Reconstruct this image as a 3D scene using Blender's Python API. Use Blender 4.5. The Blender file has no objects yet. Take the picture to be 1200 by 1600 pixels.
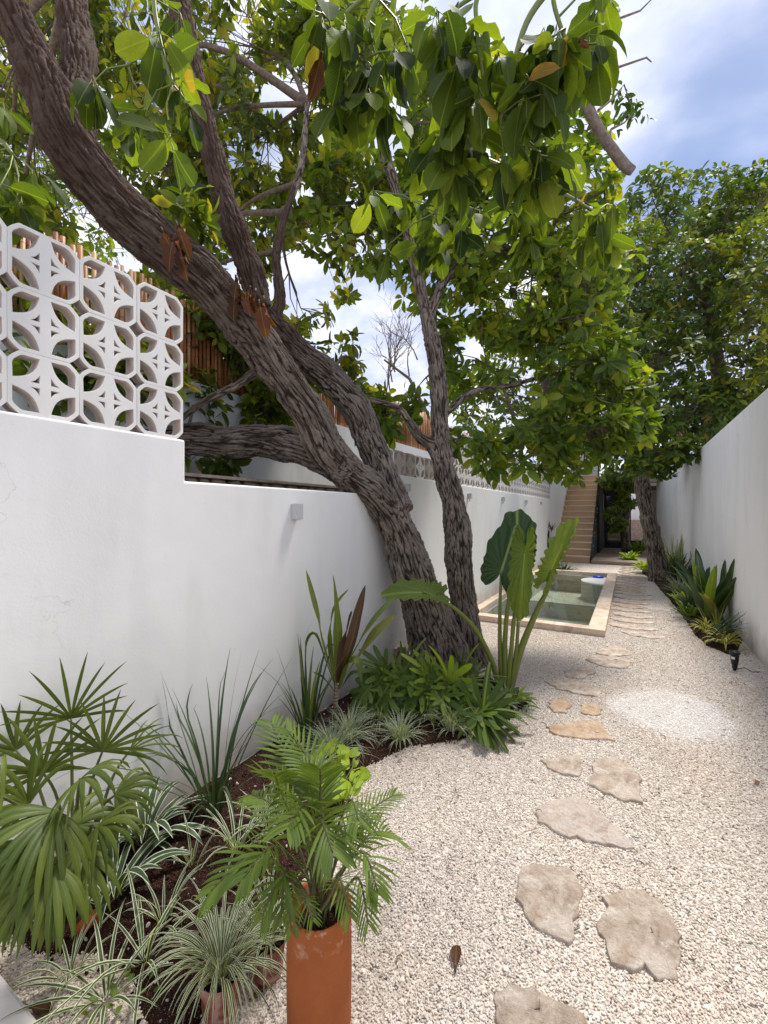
import bpy, bmesh, math, random
import numpy as np
from math import sin, cos, pi, radians, sqrt, atan2, exp
from mathutils import Vector, Matrix, noise as mn
from mathutils.geometry import delaunay_2d_cdt
random.seed(7); rng = np.random.default_rng(7)
S = bpy.context.scene
C = S.collection

# ---------------------------------------------------------------- camera, world, sun, exposure
TH = math.atan(385/670); CT, ST = cos(TH), sin(TH); H = 1.55; F = 670.0
cam = bpy.data.cameras.new('camera'); co = bpy.data.objects.new('camera', cam); C.objects.link(co)
cam.sensor_fit = 'VERTICAL'; cam.sensor_height = 24; cam.lens = 24*F/1600
cam.clip_start = 0.05; cam.clip_end = 2000
co.location = (0, 0, H); co.rotation_euler = (pi/2, 0, TH); S.camera = co
S.view_settings.view_transform = 'Standard'; S.view_settings.look = 'None'
S.view_settings.gamma = 1; S.view_settings.use_curve_mapping = False
S.view_settings.exposure = 0.82
SUN_EL, SUN_AZ = radians(64), radians(20)      # azimuth measured from +Y (down the garden) towards +X (right)
w = bpy.data.worlds.new('World'); S.world = w; w.use_nodes = True
nt = w.node_tree; nt.nodes.clear(); N = nt.nodes.new; L = nt.links.new
out = N('ShaderNodeOutputWorld'); bg = N('ShaderNodeBackground'); bg.inputs[1].default_value = 0.085
sky = N('ShaderNodeTexSky'); sky.sky_type = 'NISHITA'; sky.sun_disc = False
sky.sun_elevation = SUN_EL; sky.sun_rotation = SUN_AZ; sky.air_density = 1.0; sky.dust_density = 0.6; sky.ozone_density = 2.5
tc = N('ShaderNodeTexCoord'); sep = N('ShaderNodeSeparateXYZ'); L(tc.outputs['Generated'], sep.inputs[0])
ma = N('ShaderNodeMath'); ma.operation = 'MAXIMUM'; L(sep.outputs[2], ma.inputs[0]); ma.inputs[1].default_value = 0.0
mb = N('ShaderNodeMath'); mb.operation = 'ADD'; L(ma.outputs[0], mb.inputs[0]); mb.inputs[1].default_value = 0.22
dv = N('ShaderNodeVectorMath'); dv.operation = 'SCALE'
iv = N('ShaderNodeMath'); iv.operation = 'DIVIDE'; iv.inputs[0].default_value = 1; L(mb.outputs[0], iv.inputs[1])
L(tc.outputs['Generated'], dv.inputs[0]); L(iv.outputs[0], dv.inputs['Scale'])
mp = N('ShaderNodeMapping'); mp.inputs['Location'].default_value = (1.9, 0.35, 0.1); mp.inputs['Scale'].default_value = (1, 1.15, 0.3); L(dv.outputs[0], mp.inputs[0])
n1 = N('ShaderNodeTexNoise'); n1.inputs['Scale'].default_value = 1.25; n1.inputs['Detail'].default_value = 9; n1.inputs['Roughness'].default_value = 0.52; n1.inputs['Distortion'].default_value = 0.25
L(mp.outputs[0], n1.inputs['Vector'])
r1 = N('ShaderNodeMapRange'); r1.interpolation_type = 'SMOOTHSTEP'; L(n1.outputs[0], r1.inputs[0]); r1.inputs[1].default_value = 0.33; r1.inputs[2].default_value = 0.50
n2 = N('ShaderNodeTexNoise'); n2.inputs['Scale'].default_value = 3.4; n2.inputs['Detail'].default_value = 6; L(mp.outputs[0], n2.inputs['Vector'])
cr = N('ShaderNodeValToRGB'); cr.color_ramp.elements[0].position = .42; cr.color_ramp.elements[0].color = (5.0, 5.5, 7.4, 1)
cr.color_ramp.elements[1].position = .66; cr.color_ramp.elements[1].color = (8.8, 8.9, 9.2, 1); L(n2.outputs[0], cr.inputs[0])
mx = N('ShaderNodeMix'); mx.data_type = 'RGBA'; L(r1.outputs[0], mx.inputs[0]); 
skm = N('ShaderNodeVectorMath'); skm.operation = 'MULTIPLY'; L(sky.outputs[0], skm.inputs[0]); skm.inputs[1].default_value = (1.05, 1.0, 1.0)
L(skm.outputs[0], mx.inputs[6]); L(cr.outputs[0], mx.inputs[7]); L(mx.outputs[2], bg.inputs[0]); L(bg.outputs[0], out.inputs[0])
sl = bpy.data.lights.new('sun', 'SUN'); so = bpy.data.objects.new('sun', sl); C.objects.link(so)
sl.energy = 2.9; sl.angle = radians(13); sl.color = (1, .95, .87)
sd = Vector((cos(SUN_EL)*sin(SUN_AZ), cos(SUN_EL)*cos(SUN_AZ), sin(SUN_EL)))
so.rotation_euler = sd.to_track_quat('Z', 'Y').to_euler()

# ---------------------------------------------------------------- photo geometry -> world helpers
def W(px, py, z):
    xc = (px-600)/F*z; return Vector((xc*CT - z*ST, xc*ST + z*CT, H + (798-py)/F*z))
def G(px, py, h=0.0): return W(px, py, F*(H-h)/(py-798))
def rnd(a, b): return random.uniform(a, b)

# ---------------------------------------------------------------- object helpers
def tag(o, label=None, cat=None, group=None, kind=None):
    if label: o['label'] = label
    if cat: o['category'] = cat
    if group: o['group'] = group
    if kind: o['kind'] = kind
    return o
def empty(name, loc, label, cat, group=None):
    o = bpy.data.objects.new(name, None); C.objects.link(o); o.location = loc; o.empty_display_size = .1
    return tag(o, label, cat, group)
class MB:
    def __init__(s): s.v = []; s.f = []; s.uv = []; s.mi = []
    def add(s, vs, fs, uvs=None, mi=0):
        b = len(s.v); s.v += [tuple(p) for p in vs]; s.f += [tuple(i+b for i in f) for f in fs]
        s.uv += list(uvs) if uvs is not None else [(0.5, 0.5)]*len(vs); s.mi += [mi]*len(fs); return b
    def box(s, x0, x1, y0, y1, z0, z1, mi=0):
        s.add([(x, y, z) for z in (z0, z1) for y in (y0, y1) for x in (x0, x1)],
              [(0, 2, 3, 1), (4, 5, 7, 6), (0, 1, 5, 4), (2, 6, 7, 3), (0, 4, 6, 2), (1, 3, 7, 5)], mi=mi); return s
    def tube(s, pts, rad, sides=8, cap=True, mi=0):
        pts = [Vector(p) for p in pts]; n = len(pts); vs = []; fs = []; uvs = []
        t = (pts[1]-pts[0]).normalized(); a = t.orthogonal().normalized(); acc = 0
        for i, p in enumerate(pts):
            tt = (pts[min(i+1, n-1)]-pts[max(i-1, 0)]).normalized()
            a = (a - tt*a.dot(tt)).normalized(); b = tt.cross(a); r = rad[i] if hasattr(rad, '__len__') else rad
            if i: acc += (p-pts[i-1]).length
            for k in range(sides):
                g = 2*pi*k/sides; vs.append(p+(a*cos(g)+b*sin(g))*r); uvs.append((k/sides, acc))
        for i in range(n-1):
            for k in range(sides):
                k2 = (k+1) % sides; fs.append((i*sides+k, i*sides+k2, (i+1)*sides+k2, (i+1)*sides+k))
        if cap: fs += [tuple(reversed(range(sides))), tuple(range((n-1)*sides, n*sides))]
        s.add(vs, fs, uvs, mi); return s
    def lathe(s, prof, sides=32, c=(0, 0, 0), mi=0):
        vs = []; fs = []; n = len(prof)
        for r, z in prof:
            for k in range(sides): g = 2*pi*k/sides; vs.append((c[0]+r*cos(g), c[1]+r*sin(g), c[2]+z))
        for i in range(n-1):
            for k in range(sides):
                k2 = (k+1) % sides; fs.append((i*sides+k, i*sides+k2, (i+1)*sides+k2, (i+1)*sides+k))
        s.add(vs, fs, mi=mi); return s
    def mesh(s, name, mats, smooth=False):
        me = bpy.data.meshes.new(name); me.from_pydata(s.v, [], s.f)
        for m in (mats if isinstance(mats, (list, tuple)) else [mats]): me.materials.append(m)
        if any(s.mi): me.polygons.foreach_set('material_index', s.mi)
        uvl = me.uv_layers.new(name='UVMap'); li = np.empty(len(me.loops), np.int32); me.loops.foreach_get('vertex_index', li)
        uvl.data.foreach_set('uv', np.array(s.uv, np.float32)[li].ravel())
        if smooth: me.polygons.foreach_set('use_smooth', [True]*len(me.polygons))
        me.update(); return me
    def obj(s, name, mats, parent=None, smooth=False, origin=None):
        me = s.mesh(name, mats, smooth); return link(name, me, parent, origin)
def link(name, me, parent=None, origin=None):
    o = bpy.data.objects.new(name, me); C.objects.link(o)
    if parent is not None:
        o.parent = parent; q = parent; off = Vector((0, 0, 0))
        while q is not None: off += Vector(q.location); q = q.parent
        if origin is None: o.location = -off      # mesh in world coordinates
        else: o.location = Vector(origin)-off
    elif origin is not None: o.location = origin
    return o
def bevel(o, wd=.006, seg=2):
    m = o.modifiers.new('bevel', 'BEVEL'); m.width = wd; m.segments = seg; m.limit_method = 'ANGLE'; return o

# ---------------------------------------------------------------- materials
class NT:
    def __init__(s, name):
        s.m = bpy.data.materials.new(name); s.m.use_nodes = True; s.t = s.m.node_tree; s.t.nodes.clear()
        s.o = s.n('ShaderNodeOutputMaterial'); s.p = s.n('ShaderNodeBsdfPrincipled'); s.l(s.p.outputs[0], s.o.inputs[0])
        s.tc = s.n('ShaderNodeTexCoord')
    def n(s, k, **kw):
        x = s.t.nodes.new(k)
        for a, b in kw.items(): setattr(x, a, b)
        return x
    def l(s, a, b): s.t.links.new(a, b)
    def noise(s, scale, vec=None, detail=4, rough=.5, dist=0):
        x = s.n('ShaderNodeTexNoise'); x.inputs['Scale'].default_value = scale; x.inputs['Detail'].default_value = detail
        x.inputs['Roughness'].default_value = rough; x.inputs['Distortion'].default_value = dist
        s.l(vec if vec is not None else s.tc.outputs['Object'], x.inputs['Vector']); return x.outputs[0]
    def ramp(s, fac, stops, mode='LINEAR'):
        x = s.n('ShaderNodeValToRGB'); x.color_ramp.interpolation = mode; e = x.color_ramp.elements
        while len(e) < len(stops): e.new(.5)
        for q, (p, c) in zip(e, stops): q.position = p; q.color = (*c, 1)
        s.l(fac, x.inputs[0]); return x.outputs[0]
    def mix(s, fac, a, b, blend='MIX'):
        x = s.n('ShaderNodeMix', data_type='RGBA', blend_type=blend)
        for k, v in ((0, fac), (6, a), (7, b)):
            if isinstance(v, (int, float)): x.inputs[k].default_value = v
            elif isinstance(v, tuple): x.inputs[k].default_value = (*v, 1)
            else: s.l(v, x.inputs[k])
        return x.outputs[2]
    def rng(s, v, a, b, c=0, d=1, smooth=False):
        x = s.n('ShaderNodeMapRange'); s.l(v, x.inputs[0])
        if smooth: x.interpolation_type = 'SMOOTHSTEP'
        for i, q in enumerate((a, b, c, d)): x.inputs[i+1].default_value = q
        return x.outputs[0]
    def math(s, op, a, b=0.0):
        x = s.n('ShaderNodeMath', operation=op)
        for i, v in enumerate((a, b)):
            if isinstance(v, (int, float)): x.inputs[i].default_value = v
            else: s.l(v, x.inputs[i])
        return x.outputs[0]
    def bump(s, h, strength=.3, dist=.01, prev=None):
        x = s.n('ShaderNodeBump'); x.inputs['Strength'].default_value = strength; x.inputs['Distance'].default_value = dist
        s.l(h, x.inputs['Height'])
        if prev: s.l(prev, x.inputs['Normal'])
        s.l(x.outputs[0], s.p.inputs['Normal']); return x.outputs[0]
    def set(s, col=None, rough=.8, spec=.3, metal=0):
        if col is not None:
            if isinstance(col, tuple): s.p.inputs['Base Color'].default_value = (*col, 1)
            else: s.l(col, s.p.inputs['Base Color'])
        if isinstance(rough, (int, float)): s.p.inputs['Roughness'].default_value = rough
        else: s.l(rough, s.p.inputs['Roughness'])
        s.p.inputs['Specular IOR Level'].default_value = spec; s.p.inputs['Metallic'].default_value = metal; return s

def plaster(name, c1, c2, streak=.5, base_dirt=True):
    k = NT(name); big = k.noise(1.3, detail=6, rough=.6)
    mp = k.n('ShaderNodeMapping'); mp.inputs['Scale'].default_value = (1.7, 1.7, .4); k.l(k.tc.outputs['Object'], mp.inputs[0])
    st = k.noise(2.2, mp.outputs[0], detail=4)
    col = k.mix(k.rng(big, .3, .7), c1, c2); col = k.mix(k.rng(st, .5, .75, 0, streak), col, tuple(x*.86 for x in c2))
    speck = k.noise(34, detail=2); col = k.mix(k.rng(speck, .72, .78, 0, .25), col, tuple(x*.6 for x in c2))
    if base_dirt:
        sp = k.n('ShaderNodeSeparateXYZ'); k.l(k.tc.outputs['Object'], sp.inputs[0])
        edge = k.math('ADD', sp.outputs[2], k.math('MULTIPLY', k.noise(7, detail=5), -.35))
        col = k.mix(k.rng(edge, -.16, .16, .75, 0), col, (.42, .36, .30))
        vc = k.n('ShaderNodeTexVoronoi', feature='DISTANCE_TO_EDGE'); vc.inputs['Scale'].default_value = .9; wv_ = k.n('ShaderNodeVectorMath', operation='ADD'); nn_ = k.n('ShaderNodeTexNoise'); nn_.inputs['Scale'].default_value = 3; nn_.inputs['Detail'].default_value = 6; k.l(k.tc.outputs['Object'], nn_.inputs['Vector']); k.l(nn_.outputs['Color'], wv_.inputs[0]); k.l(k.tc.outputs['Object'], wv_.inputs[1]); k.l(wv_.outputs[0], vc.inputs['Vector'])
        col = k.mix(k.math('MULTIPLY', k.rng(vc.outputs['Distance'], .0, .0035, .45, 0), k.rng(k.noise(1.1), .52, .6)), col, (.40, .37, .34))
    k.set(col, .85, .2); b = k.bump(k.noise(4, detail=4), .16, .02); k.bump(k.noise(90, detail=3, rough=.65), .12, .004, b); return k.m
M = {}
M['wall'] = plaster('white_plaster', (.84, .84, .835), (.79, .79, .785))
M['back'] = plaster('neighbour_plaster', (.72, .73, .73), (.60, .61, .61), .8, False)
M['block'] = plaster('painted_concrete', (.80, .79, .77), (.72, .71, .69), .3, False)
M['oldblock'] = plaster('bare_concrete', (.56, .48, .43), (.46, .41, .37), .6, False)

def gravel_col(k, rand, pos):
    c = k.ramp(rand, [(0, (.13, .11, .10)), (.04, (.24, .20, .17)), (.10, (.44, .38, .33)), (.35, (.60, .545, .485)), (.62, (.72, .67, .615)), (.84, (.52, .42, .34)), (.90, (.68, .60, .51)), (1, (.82, .79, .75))])
    v = k.n('ShaderNodeVectorMath', operation='SUBTRACT'); k.l(pos, v.inputs[0]); v.inputs[1].default_value = (.27, 4.0, 0)
    v2 = k.n('ShaderNodeVectorMath', operation='MULTIPLY'); k.l(v.outputs[0], v2.inputs[0]); v2.inputs[1].default_value = (1, .92, 0)
    ln = k.n('ShaderNodeVectorMath', operation='LENGTH'); k.l(v2.outputs[0], ln.inputs[0])
    d = k.math('ADD', ln.outputs['Value'], k.math('MULTIPLY', k.noise(5, pos, detail=4), .22))
    m = k.rng(d, .42, .60, .42, 0, True)
    c = k.mix(k.math('MULTIPLY', m, 1.25), c, (.80, .80, .80))
    warm = k.rng(k.noise(.9, pos, detail=3), .48, .68, 0, .45)
    c = k.mix(warm, c, (.90, .80, .71), 'MULTIPLY'); return c
k = NT('gravel_pebble'); oi = k.n('ShaderNodeObjectInfo'); ge = k.n('ShaderNodeNewGeometry')
k.set(gravel_col(k, oi.outputs['Random'], ge.outputs['Position']), .8, .25); M['pebble'] = k.m
k = NT('gravel_bed'); ge = k.n('ShaderNodeNewGeometry'); vo = k.n('ShaderNodeTexVoronoi'); vo.inputs['Scale'].default_value = 78; k.l(ge.outputs['Position'], vo.inputs['Vector'])
sp = k.n('ShaderNodeSeparateColor'); k.l(vo.outputs['Color'], sp.inputs[0])
c = gravel_col(k, sp.outputs[0], ge.outputs['Position']); c = k.mix(k.rng(vo.outputs['Distance'], .5, .85, 0, .5), c, (.34, .28, .24))
k.set(c, .9, .15); b = k.bump(vo.outputs['Distance'], .8, -.006); k.bump(k.noise(3, detail=3), .4, .03, b); M['gravel'] = k.m
k = NT('soil'); a = k.noise(60, detail=6, rough=.7)
k.set(k.mix(k.rng(k.noise(420, detail=0), .74, .80), k.ramp(a, [(.3, (.014, .007, .006)), (.7, (.055, .021, .014))]), (.5, .45, .38)), .95, .1)
k.bump(a, 1, .02); M['soil'] = k.m
k = NT('soil_crumb'); oi = k.n('ShaderNodeObjectInfo'); k.set(k.ramp(oi.outputs['Random'], [(0, (.012, .006, .005)), (.6, (.05, .02, .013)), (.93, (.09, .04, .025)), (.945, (.6, .56, .5))], 'LINEAR'), .95, .1); M['crumb'] = k.m

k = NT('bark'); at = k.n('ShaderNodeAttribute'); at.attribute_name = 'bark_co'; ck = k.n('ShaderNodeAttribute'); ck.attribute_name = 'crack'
fine = k.noise(34, at.outputs['Vector'], detail=6, rough=.7); med = k.noise(5, detail=4)
ridge = k.mix(k.rng(med, .35, .65), (.105, .082, .066), (.235, .195, .162))
ridge = k.mix(k.rng(fine, .35, .7, 0, .55), ridge, (.37, .325, .28))
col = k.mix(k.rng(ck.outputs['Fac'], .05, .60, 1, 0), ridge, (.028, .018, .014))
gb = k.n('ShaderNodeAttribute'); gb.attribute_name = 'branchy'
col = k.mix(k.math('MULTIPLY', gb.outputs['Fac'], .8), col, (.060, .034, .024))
k.set(col, .9, .15); b = k.bump(ck.outputs['Fac'], .5, .012); k.bump(fine, .75, .010, b); M['bark'] = k.m
k = NT('branch_bark'); a = k.noise(30, detail=6, rough=.7); k.set(k.ramp(a, [(.3, (.07, .05, .04)), (.7, (.21, .17, .14))]), .9, .15); k.bump(a, .6, .01); M['twig'] = k.m
k = NT('pale_branch'); a = k.noise(40, detail=6, rough=.7); k.set(k.ramp(a, [(.3, (.11, .09, .075)), (.7, (.27, .235, .20))]), .9, .15); k.bump(a, .8, .008); M['pale'] = k.m

def leafmat(name, stops, use_obj=False, trans=.35, rough=.52, under=1.3, midrib=.32, stripe=None, veins=0, spec=.32):
    k = NT(name)
    if use_obj: fac = k.n('ShaderNodeObjectInfo').outputs['Random']
    else:
        a = k.n('ShaderNodeAttribute'); a.attribute_name = 'rnd'; fac = a.outputs['Fac']
    c = k.ramp(fac, stops)
    uvn = k.n('ShaderNodeSeparateXYZ'); k.l(k.tc.outputs['UV'], uvn.inputs[0]); u = k.math('ABSOLUTE', k.math('SUBTRACT', uvn.outputs[0], .5))
    mot = k.noise(25, detail=3); c = k.mix(k.rng(mot, .35, .7, 0, .35), c, (.55, .62, .35), 'MULTIPLY')
    if stripe: 
        lo, hi, sc = stripe; c = k.mix(k.math('MULTIPLY', k.rng(u, lo, lo+.03), k.rng(u, hi, hi+.03, 1, 0)), c, sc)
    if midrib: c = k.mix(k.rng(u, .012, .035, midrib, 0), c, (.30, .36, .10))
    if veins:
        # side veins slanting from the midrib
        vv = k.math('SUBTRACT', uvn.outputs[1], k.math('MULTIPLY', u, .55)); wv = k.math('ABSOLUTE', k.math('SINE', k.math('MULTIPLY', vv, veins)))
        c = k.mix(k.rng(wv, .0, .22, .16, 0), c, (.25, .33, .09)); k.bump(wv, .15, .003)
    g = k.n('ShaderNodeNewGeometry'); cu = k.mix(g.outputs['Backfacing'], c, k.mix(1.0, c, (under, under*.98, under*.9), 'MULTIPLY'))
    k.set(cu, rough, spec)
    tr = k.n('ShaderNodeBsdfTranslucent'); k.l(k.mix(1.0, c, (2.3, 2.2, .5), 'MULTIPLY'), tr.inputs[0])
    ms = k.n('ShaderNodeMixShader'); ms.inputs[0].default_value = trans; k.l(k.p.outputs[0], ms.inputs[1]); k.l(tr.outputs[0], ms.inputs[2]); k.l(ms.outputs[0], k.o.inputs[0])
    return k.m
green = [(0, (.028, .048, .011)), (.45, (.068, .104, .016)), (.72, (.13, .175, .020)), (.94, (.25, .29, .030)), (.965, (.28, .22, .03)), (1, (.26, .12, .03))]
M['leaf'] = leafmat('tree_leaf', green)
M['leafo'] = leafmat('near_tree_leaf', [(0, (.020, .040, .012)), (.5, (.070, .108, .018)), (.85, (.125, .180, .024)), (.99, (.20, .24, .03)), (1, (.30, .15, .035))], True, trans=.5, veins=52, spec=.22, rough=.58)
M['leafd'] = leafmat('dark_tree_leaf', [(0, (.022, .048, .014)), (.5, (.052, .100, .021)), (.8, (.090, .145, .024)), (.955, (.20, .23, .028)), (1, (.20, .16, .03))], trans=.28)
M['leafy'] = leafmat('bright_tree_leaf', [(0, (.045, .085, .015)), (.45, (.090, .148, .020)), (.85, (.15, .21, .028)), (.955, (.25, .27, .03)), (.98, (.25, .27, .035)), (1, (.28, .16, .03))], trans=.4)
M['dead'] = leafmat('dead_leaf', [(0, (.06, .020, .011)), (1, (.15, .048, .024))], True, trans=.15, rough=.6, veins=40)
M['palm'] = leafmat('fan_palm_leaf', [(0, (.050, .080, .013)), (1, (.115, .150, .022))], True, trans=.22, midrib=.25)
M['cham'] = leafmat('parlour_palm_leaf', [(0, (.060, .105, .020)), (1, (.115, .170, .030))], True, trans=.28, midrib=.3)
M['dracd'] = leafmat('dark_strap_leaf', [(0, (.022, .045, .020)), (1, (.055, .090, .035))], True, trans=.12, midrib=0)
M['strapg'] = leafmat('olive_strap_leaf', [(0, (.050, .080, .020)), (.7, (.105, .140, .032)), (1, (.17, .17, .045))], True, trans=.25, midrib=.3)
M['purple'] = leafmat('purple_strap_leaf', [(0, (.055, .030, .028)), (1, (.085, .050, .036))], True, trans=.15, midrib=.2)
M['varw'] = leafmat('white_striped_leaf', [(0, (.045, .075, .028)), (1, (.075, .115, .042))], True, trans=.2, midrib=0, stripe=(.30, .55, (.62, .64, .48)))
M['varc'] = leafmat('white_edged_leaf', [(0, (.040, .070, .032)), (1, (.07, .105, .045))], True, trans=.15, midrib=0, stripe=(.34, .46, (.62, .66, .54)))
M['liri'] = leafmat('silver_grass_leaf', [(0, (.08, .12, .06)), (1, (.14, .19, .10))], True, trans=.2, midrib=0, stripe=(.26, .6, (.46, .50, .38)))
M['vary'] = leafmat('yellow_striped_leaf', [(0, (.12, .17, .04)), (1, (.20, .25, .06))], True, trans=.25, midrib=0, stripe=(.22, .6, (.66, .62, .22)))
M['lime'] = leafmat('lime_leaf', [(0, (.22, .32, .020)), (1, (.34, .45, .035))], True, trans=.3, midrib=.3, veins=22)
M['philo'] = leafmat('lobed_leaf', [(0, (.048, .088, .018)), (.6, (.095, .150, .026)), (1, (.20, .27, .036))], True, trans=.25, midrib=.5)
M['aloc'] = leafmat('elephant_ear_leaf', [(0, (.028, .062, .022)), (1, (.035, .075, .024))], True, trans=.12, rough=.35, midrib=.7)
M['alocp'] = leafmat('pale_elephant_ear_leaf', [(0, (.14, .20, .045)), (1, (.17, .23, .055))], True, trans=.4, rough=.5, midrib=.7)
k = NT('petiole'); k.set(k.mix(k.noise(12), (.12, .16, .03), (.20, .23, .05)), .45, .4); M['petiole'] = k.m
k = NT('palm_cane'); k.set(k.mix(k.noise(30), (.06, .075, .025), (.13, .12, .05)), .6, .3); M['cane'] = k.m
k = NT('woody_stem'); sp = k.n('ShaderNodeSeparateXYZ'); k.l(k.tc.outputs['Object'], sp.inputs[0]); wv = k.math('SINE', k.math('MULTIPLY', sp.outputs[2], 260))
k.set(k.mix(k.rng(wv, -1, 1), (.15, .11, .07), (.28, .22, .15)), .8, .2); k.bump(wv, .5, .005); M['stem'] = k.m

def stonemat(name, a, b, c, freq=7, pebbly=False):
    k = NT(name); n1 = k.noise(freq, detail=8, rough=.68, dist=.6); col = k.ramp(n1, [(.30, a), (.5, b), (.68, c)])
    col = k.mix(k.rng(k.noise(freq*.55, detail=6, rough=.75, dist=1.5), .50, .64, 0, .65), col, (.36, .25, .18))
    col = k.mix(k.rng(k.noise(freq*2.7, detail=8, rough=.8, dist=.5), .54, .66, 0, .6), col, (.74, .69, .63))
    col = k.mix(k.rng(k.noise(freq*4, detail=6, rough=.8), .60, .70, 0, .7), col, (.20, .145, .11))
    col = k.mix(k.rng(k.noise(70, detail=3), .62, .72, 0, .5), col, (.22, .16, .12)); h = k.noise(26, detail=8, rough=.75)
    if pebbly:
        vo = k.n('ShaderNodeTexVoronoi', feature='DISTANCE_TO_EDGE'); vo.inputs['Scale'].default_value = 38; k.l(k.tc.outputs['Object'], vo.inputs['Vector'])
        vc = k.n('ShaderNodeTexVoronoi'); vc.inputs['Scale'].default_value = 38; k.l(k.tc.outputs['Object'], vc.inputs['Vector'])
        s2 = k.n('ShaderNodeSeparateColor'); k.l(vc.outputs['Color'], s2.inputs[0])
        pc = k.ramp(s2.outputs[0], [(0, (.42, .32, .27)), (.5, (.62, .53, .46)), (1, (.50, .46, .43))])
        col = k.mix(k.math('MULTIPLY', k.rng(vo.outputs['Distance'], .02, .07, 0, .8), k.rng(k.noise(6, detail=4), .38, .55)), col, pc)
    k.set(col, .85, .2); b = k.bump(h, 1, .022); k.bump(k.noise(90, detail=4, rough=.7), .5, .005, b); return k.m
M['stone'] = stonemat('flagstone', (.25, .18, .14), (.50, .41, .335), (.70, .63, .56))
M['stonew'] = stonemat('rusty_flagstone', (.38, .25, .16), (.52, .38, .26), (.62, .50, .38))
M['stonep'] = stonemat('pebbly_flagstone', (.42, .33, .27), (.56, .48, .42), (.66, .58, .52), pebbly=True)
M['coping'] = stonemat('limestone_coping', (.58, .45, .34), (.68, .55, .43), (.78, .68, .57), 3)
M['rubble'] = stonemat('rubble_stone', (.24, .18, .13), (.38, .30, .22), (.52, .45, .36), 10)
M['pool'] = stonemat('pool_plaster', (.55, .57, .49), (.62, .64, .56), (.68, .70, .62), 1.5)
k = NT('stair_tile'); k.set(k.mix(k.noise(5, detail=5), (.52, .36, .23), (.66, .49, .34)), .6, .3); M['stair'] = k.m
k = NT('tread_stone'); k.set(k.mix(k.noise(5, detail=5), (.66, .52, .37), (.78, .65, .49)), .6, .3); M['tread'] = k.m
k = NT('deck_tile'); k.set(k.mix(k.noise(4, detail=5), (.24, .18, .15), (.36, .29, .24)), .7, .3); M['deck'] = k.m
k = NT('terracotta'); n_ = k.noise(9, detail=6, rough=.65); col = k.mix(k.rng(n_, .3, .7), (.29, .078, .020), (.37, .115, .034))
spz = k.n('ShaderNodeSeparateXYZ'); k.l(k.tc.outputs['Object'], spz.inputs[0])
col = k.mix(k.math('MULTIPLY', k.rng(spz.outputs[2], .30, .42), k.rng(k.noise(40, detail=5), .55, .7)), col, (.62, .42, .32))
k.set(col, .75, .25); k.bump(k.noise(60, detail=4), .25, .004); M['terra'] = k.m
k = NT('peeling_pot'); n_ = k.noise(9, detail=3, dist=1.5); k.set(k.ramp(n_, [(.40, (.20, .055, .035)), (.5, (.33, .14, .10)), (.58, (.44, .27, .23)), (.7, (.36, .17, .12))]), .5, .4); k.bump(n_, .8, .02); M['peel'] = k.m
k = NT('black_plastic'); k.set((.012, .012, .012), .4, .4); M['black'] = k.m
k = NT('white_label'); k.set((.6, .6, .6), .5); M['white'] = k.m
k = NT('grey_metal'); k.set((.52, .52, .54), .45, .5); M['lampmetal'] = k.m
k = NT('dark_metal'); k.set((.02, .02, .02), .5); M['darkmetal'] = k.m
k = NT('blue_plastic'); k.set((.02, .04, .55), .4); M['blue'] = k.m
k = NT('bamboo'); oi = k.n('ShaderNodeObjectInfo'); spz = k.n('ShaderNodeSeparateXYZ'); k.l(k.tc.outputs['Object'], spz.inputs[0])
c = k.ramp(oi.outputs['Random'], [(0, (.17, .060, .022)), (.4, (.33, .125, .042)), (.75, (.42, .19, .075)), (1, (.52, .32, .16))])
node = k.math('ABSOLUTE', k.math('SINE', k.math('ADD', k.math('MULTIPLY', spz.outputs[2], 11), k.math('MULTIPLY', oi.outputs['Random'], 9))))
c = k.mix(k.rng(node, 0, .09, .8, 0), c, (.08, .035, .02)); k.set(c, .5, .4); M['bamboo'] = k.m
k = NT('house_render'); k.set(k.mix(k.noise(3, detail=5), (.52, .55, .60), (.60, .63, .67)), .85); M['render'] = k.m
k = NT('concrete'); k.set(k.mix(k.noise(6, detail=6), (.28, .27, .24), (.40, .39, .35)), .85); k.bump(k.noise(30), .4, .01); M['concrete'] = k.m
k = NT('interior'); k.set((.10, .085, .075), .8); M['inside'] = k.m
k = NT('dark_glass'); k.set((.012, .014, .012), .04, .6); k.p.inputs['Alpha'].default_value = 1; M['glass'] = k.m
k = NT('pool_water'); fr = k.n('ShaderNodeFresnel'); fr.inputs[0].default_value = 1.33; nz = k.noise(3.5, detail=3); bp = k.n('ShaderNodeBump'); bp.inputs['Strength'].default_value = .10; bp.inputs['Distance'].default_value = .01; k.l(nz, bp.inputs['Height']); k.l(bp.outputs[0], fr.inputs['Normal'])
gl = k.n('ShaderNodeBsdfGlossy'); gl.inputs['Roughness'].default_value = .01; k.l(bp.outputs[0], gl.inputs['Normal']); tr = k.n('ShaderNodeBsdfTransparent'); tr.inputs[0].default_value = (.82, .88, .82, 1)
ms = k.n('ShaderNodeMixShader'); k.l(fr.outputs[0], ms.inputs[0]); k.l(tr.outputs[0], ms.inputs[1]); k.l(gl.outputs[0], ms.inputs[2]); k.l(ms.outputs[0], k.o.inputs[0]); M['water'] = k.m

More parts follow.
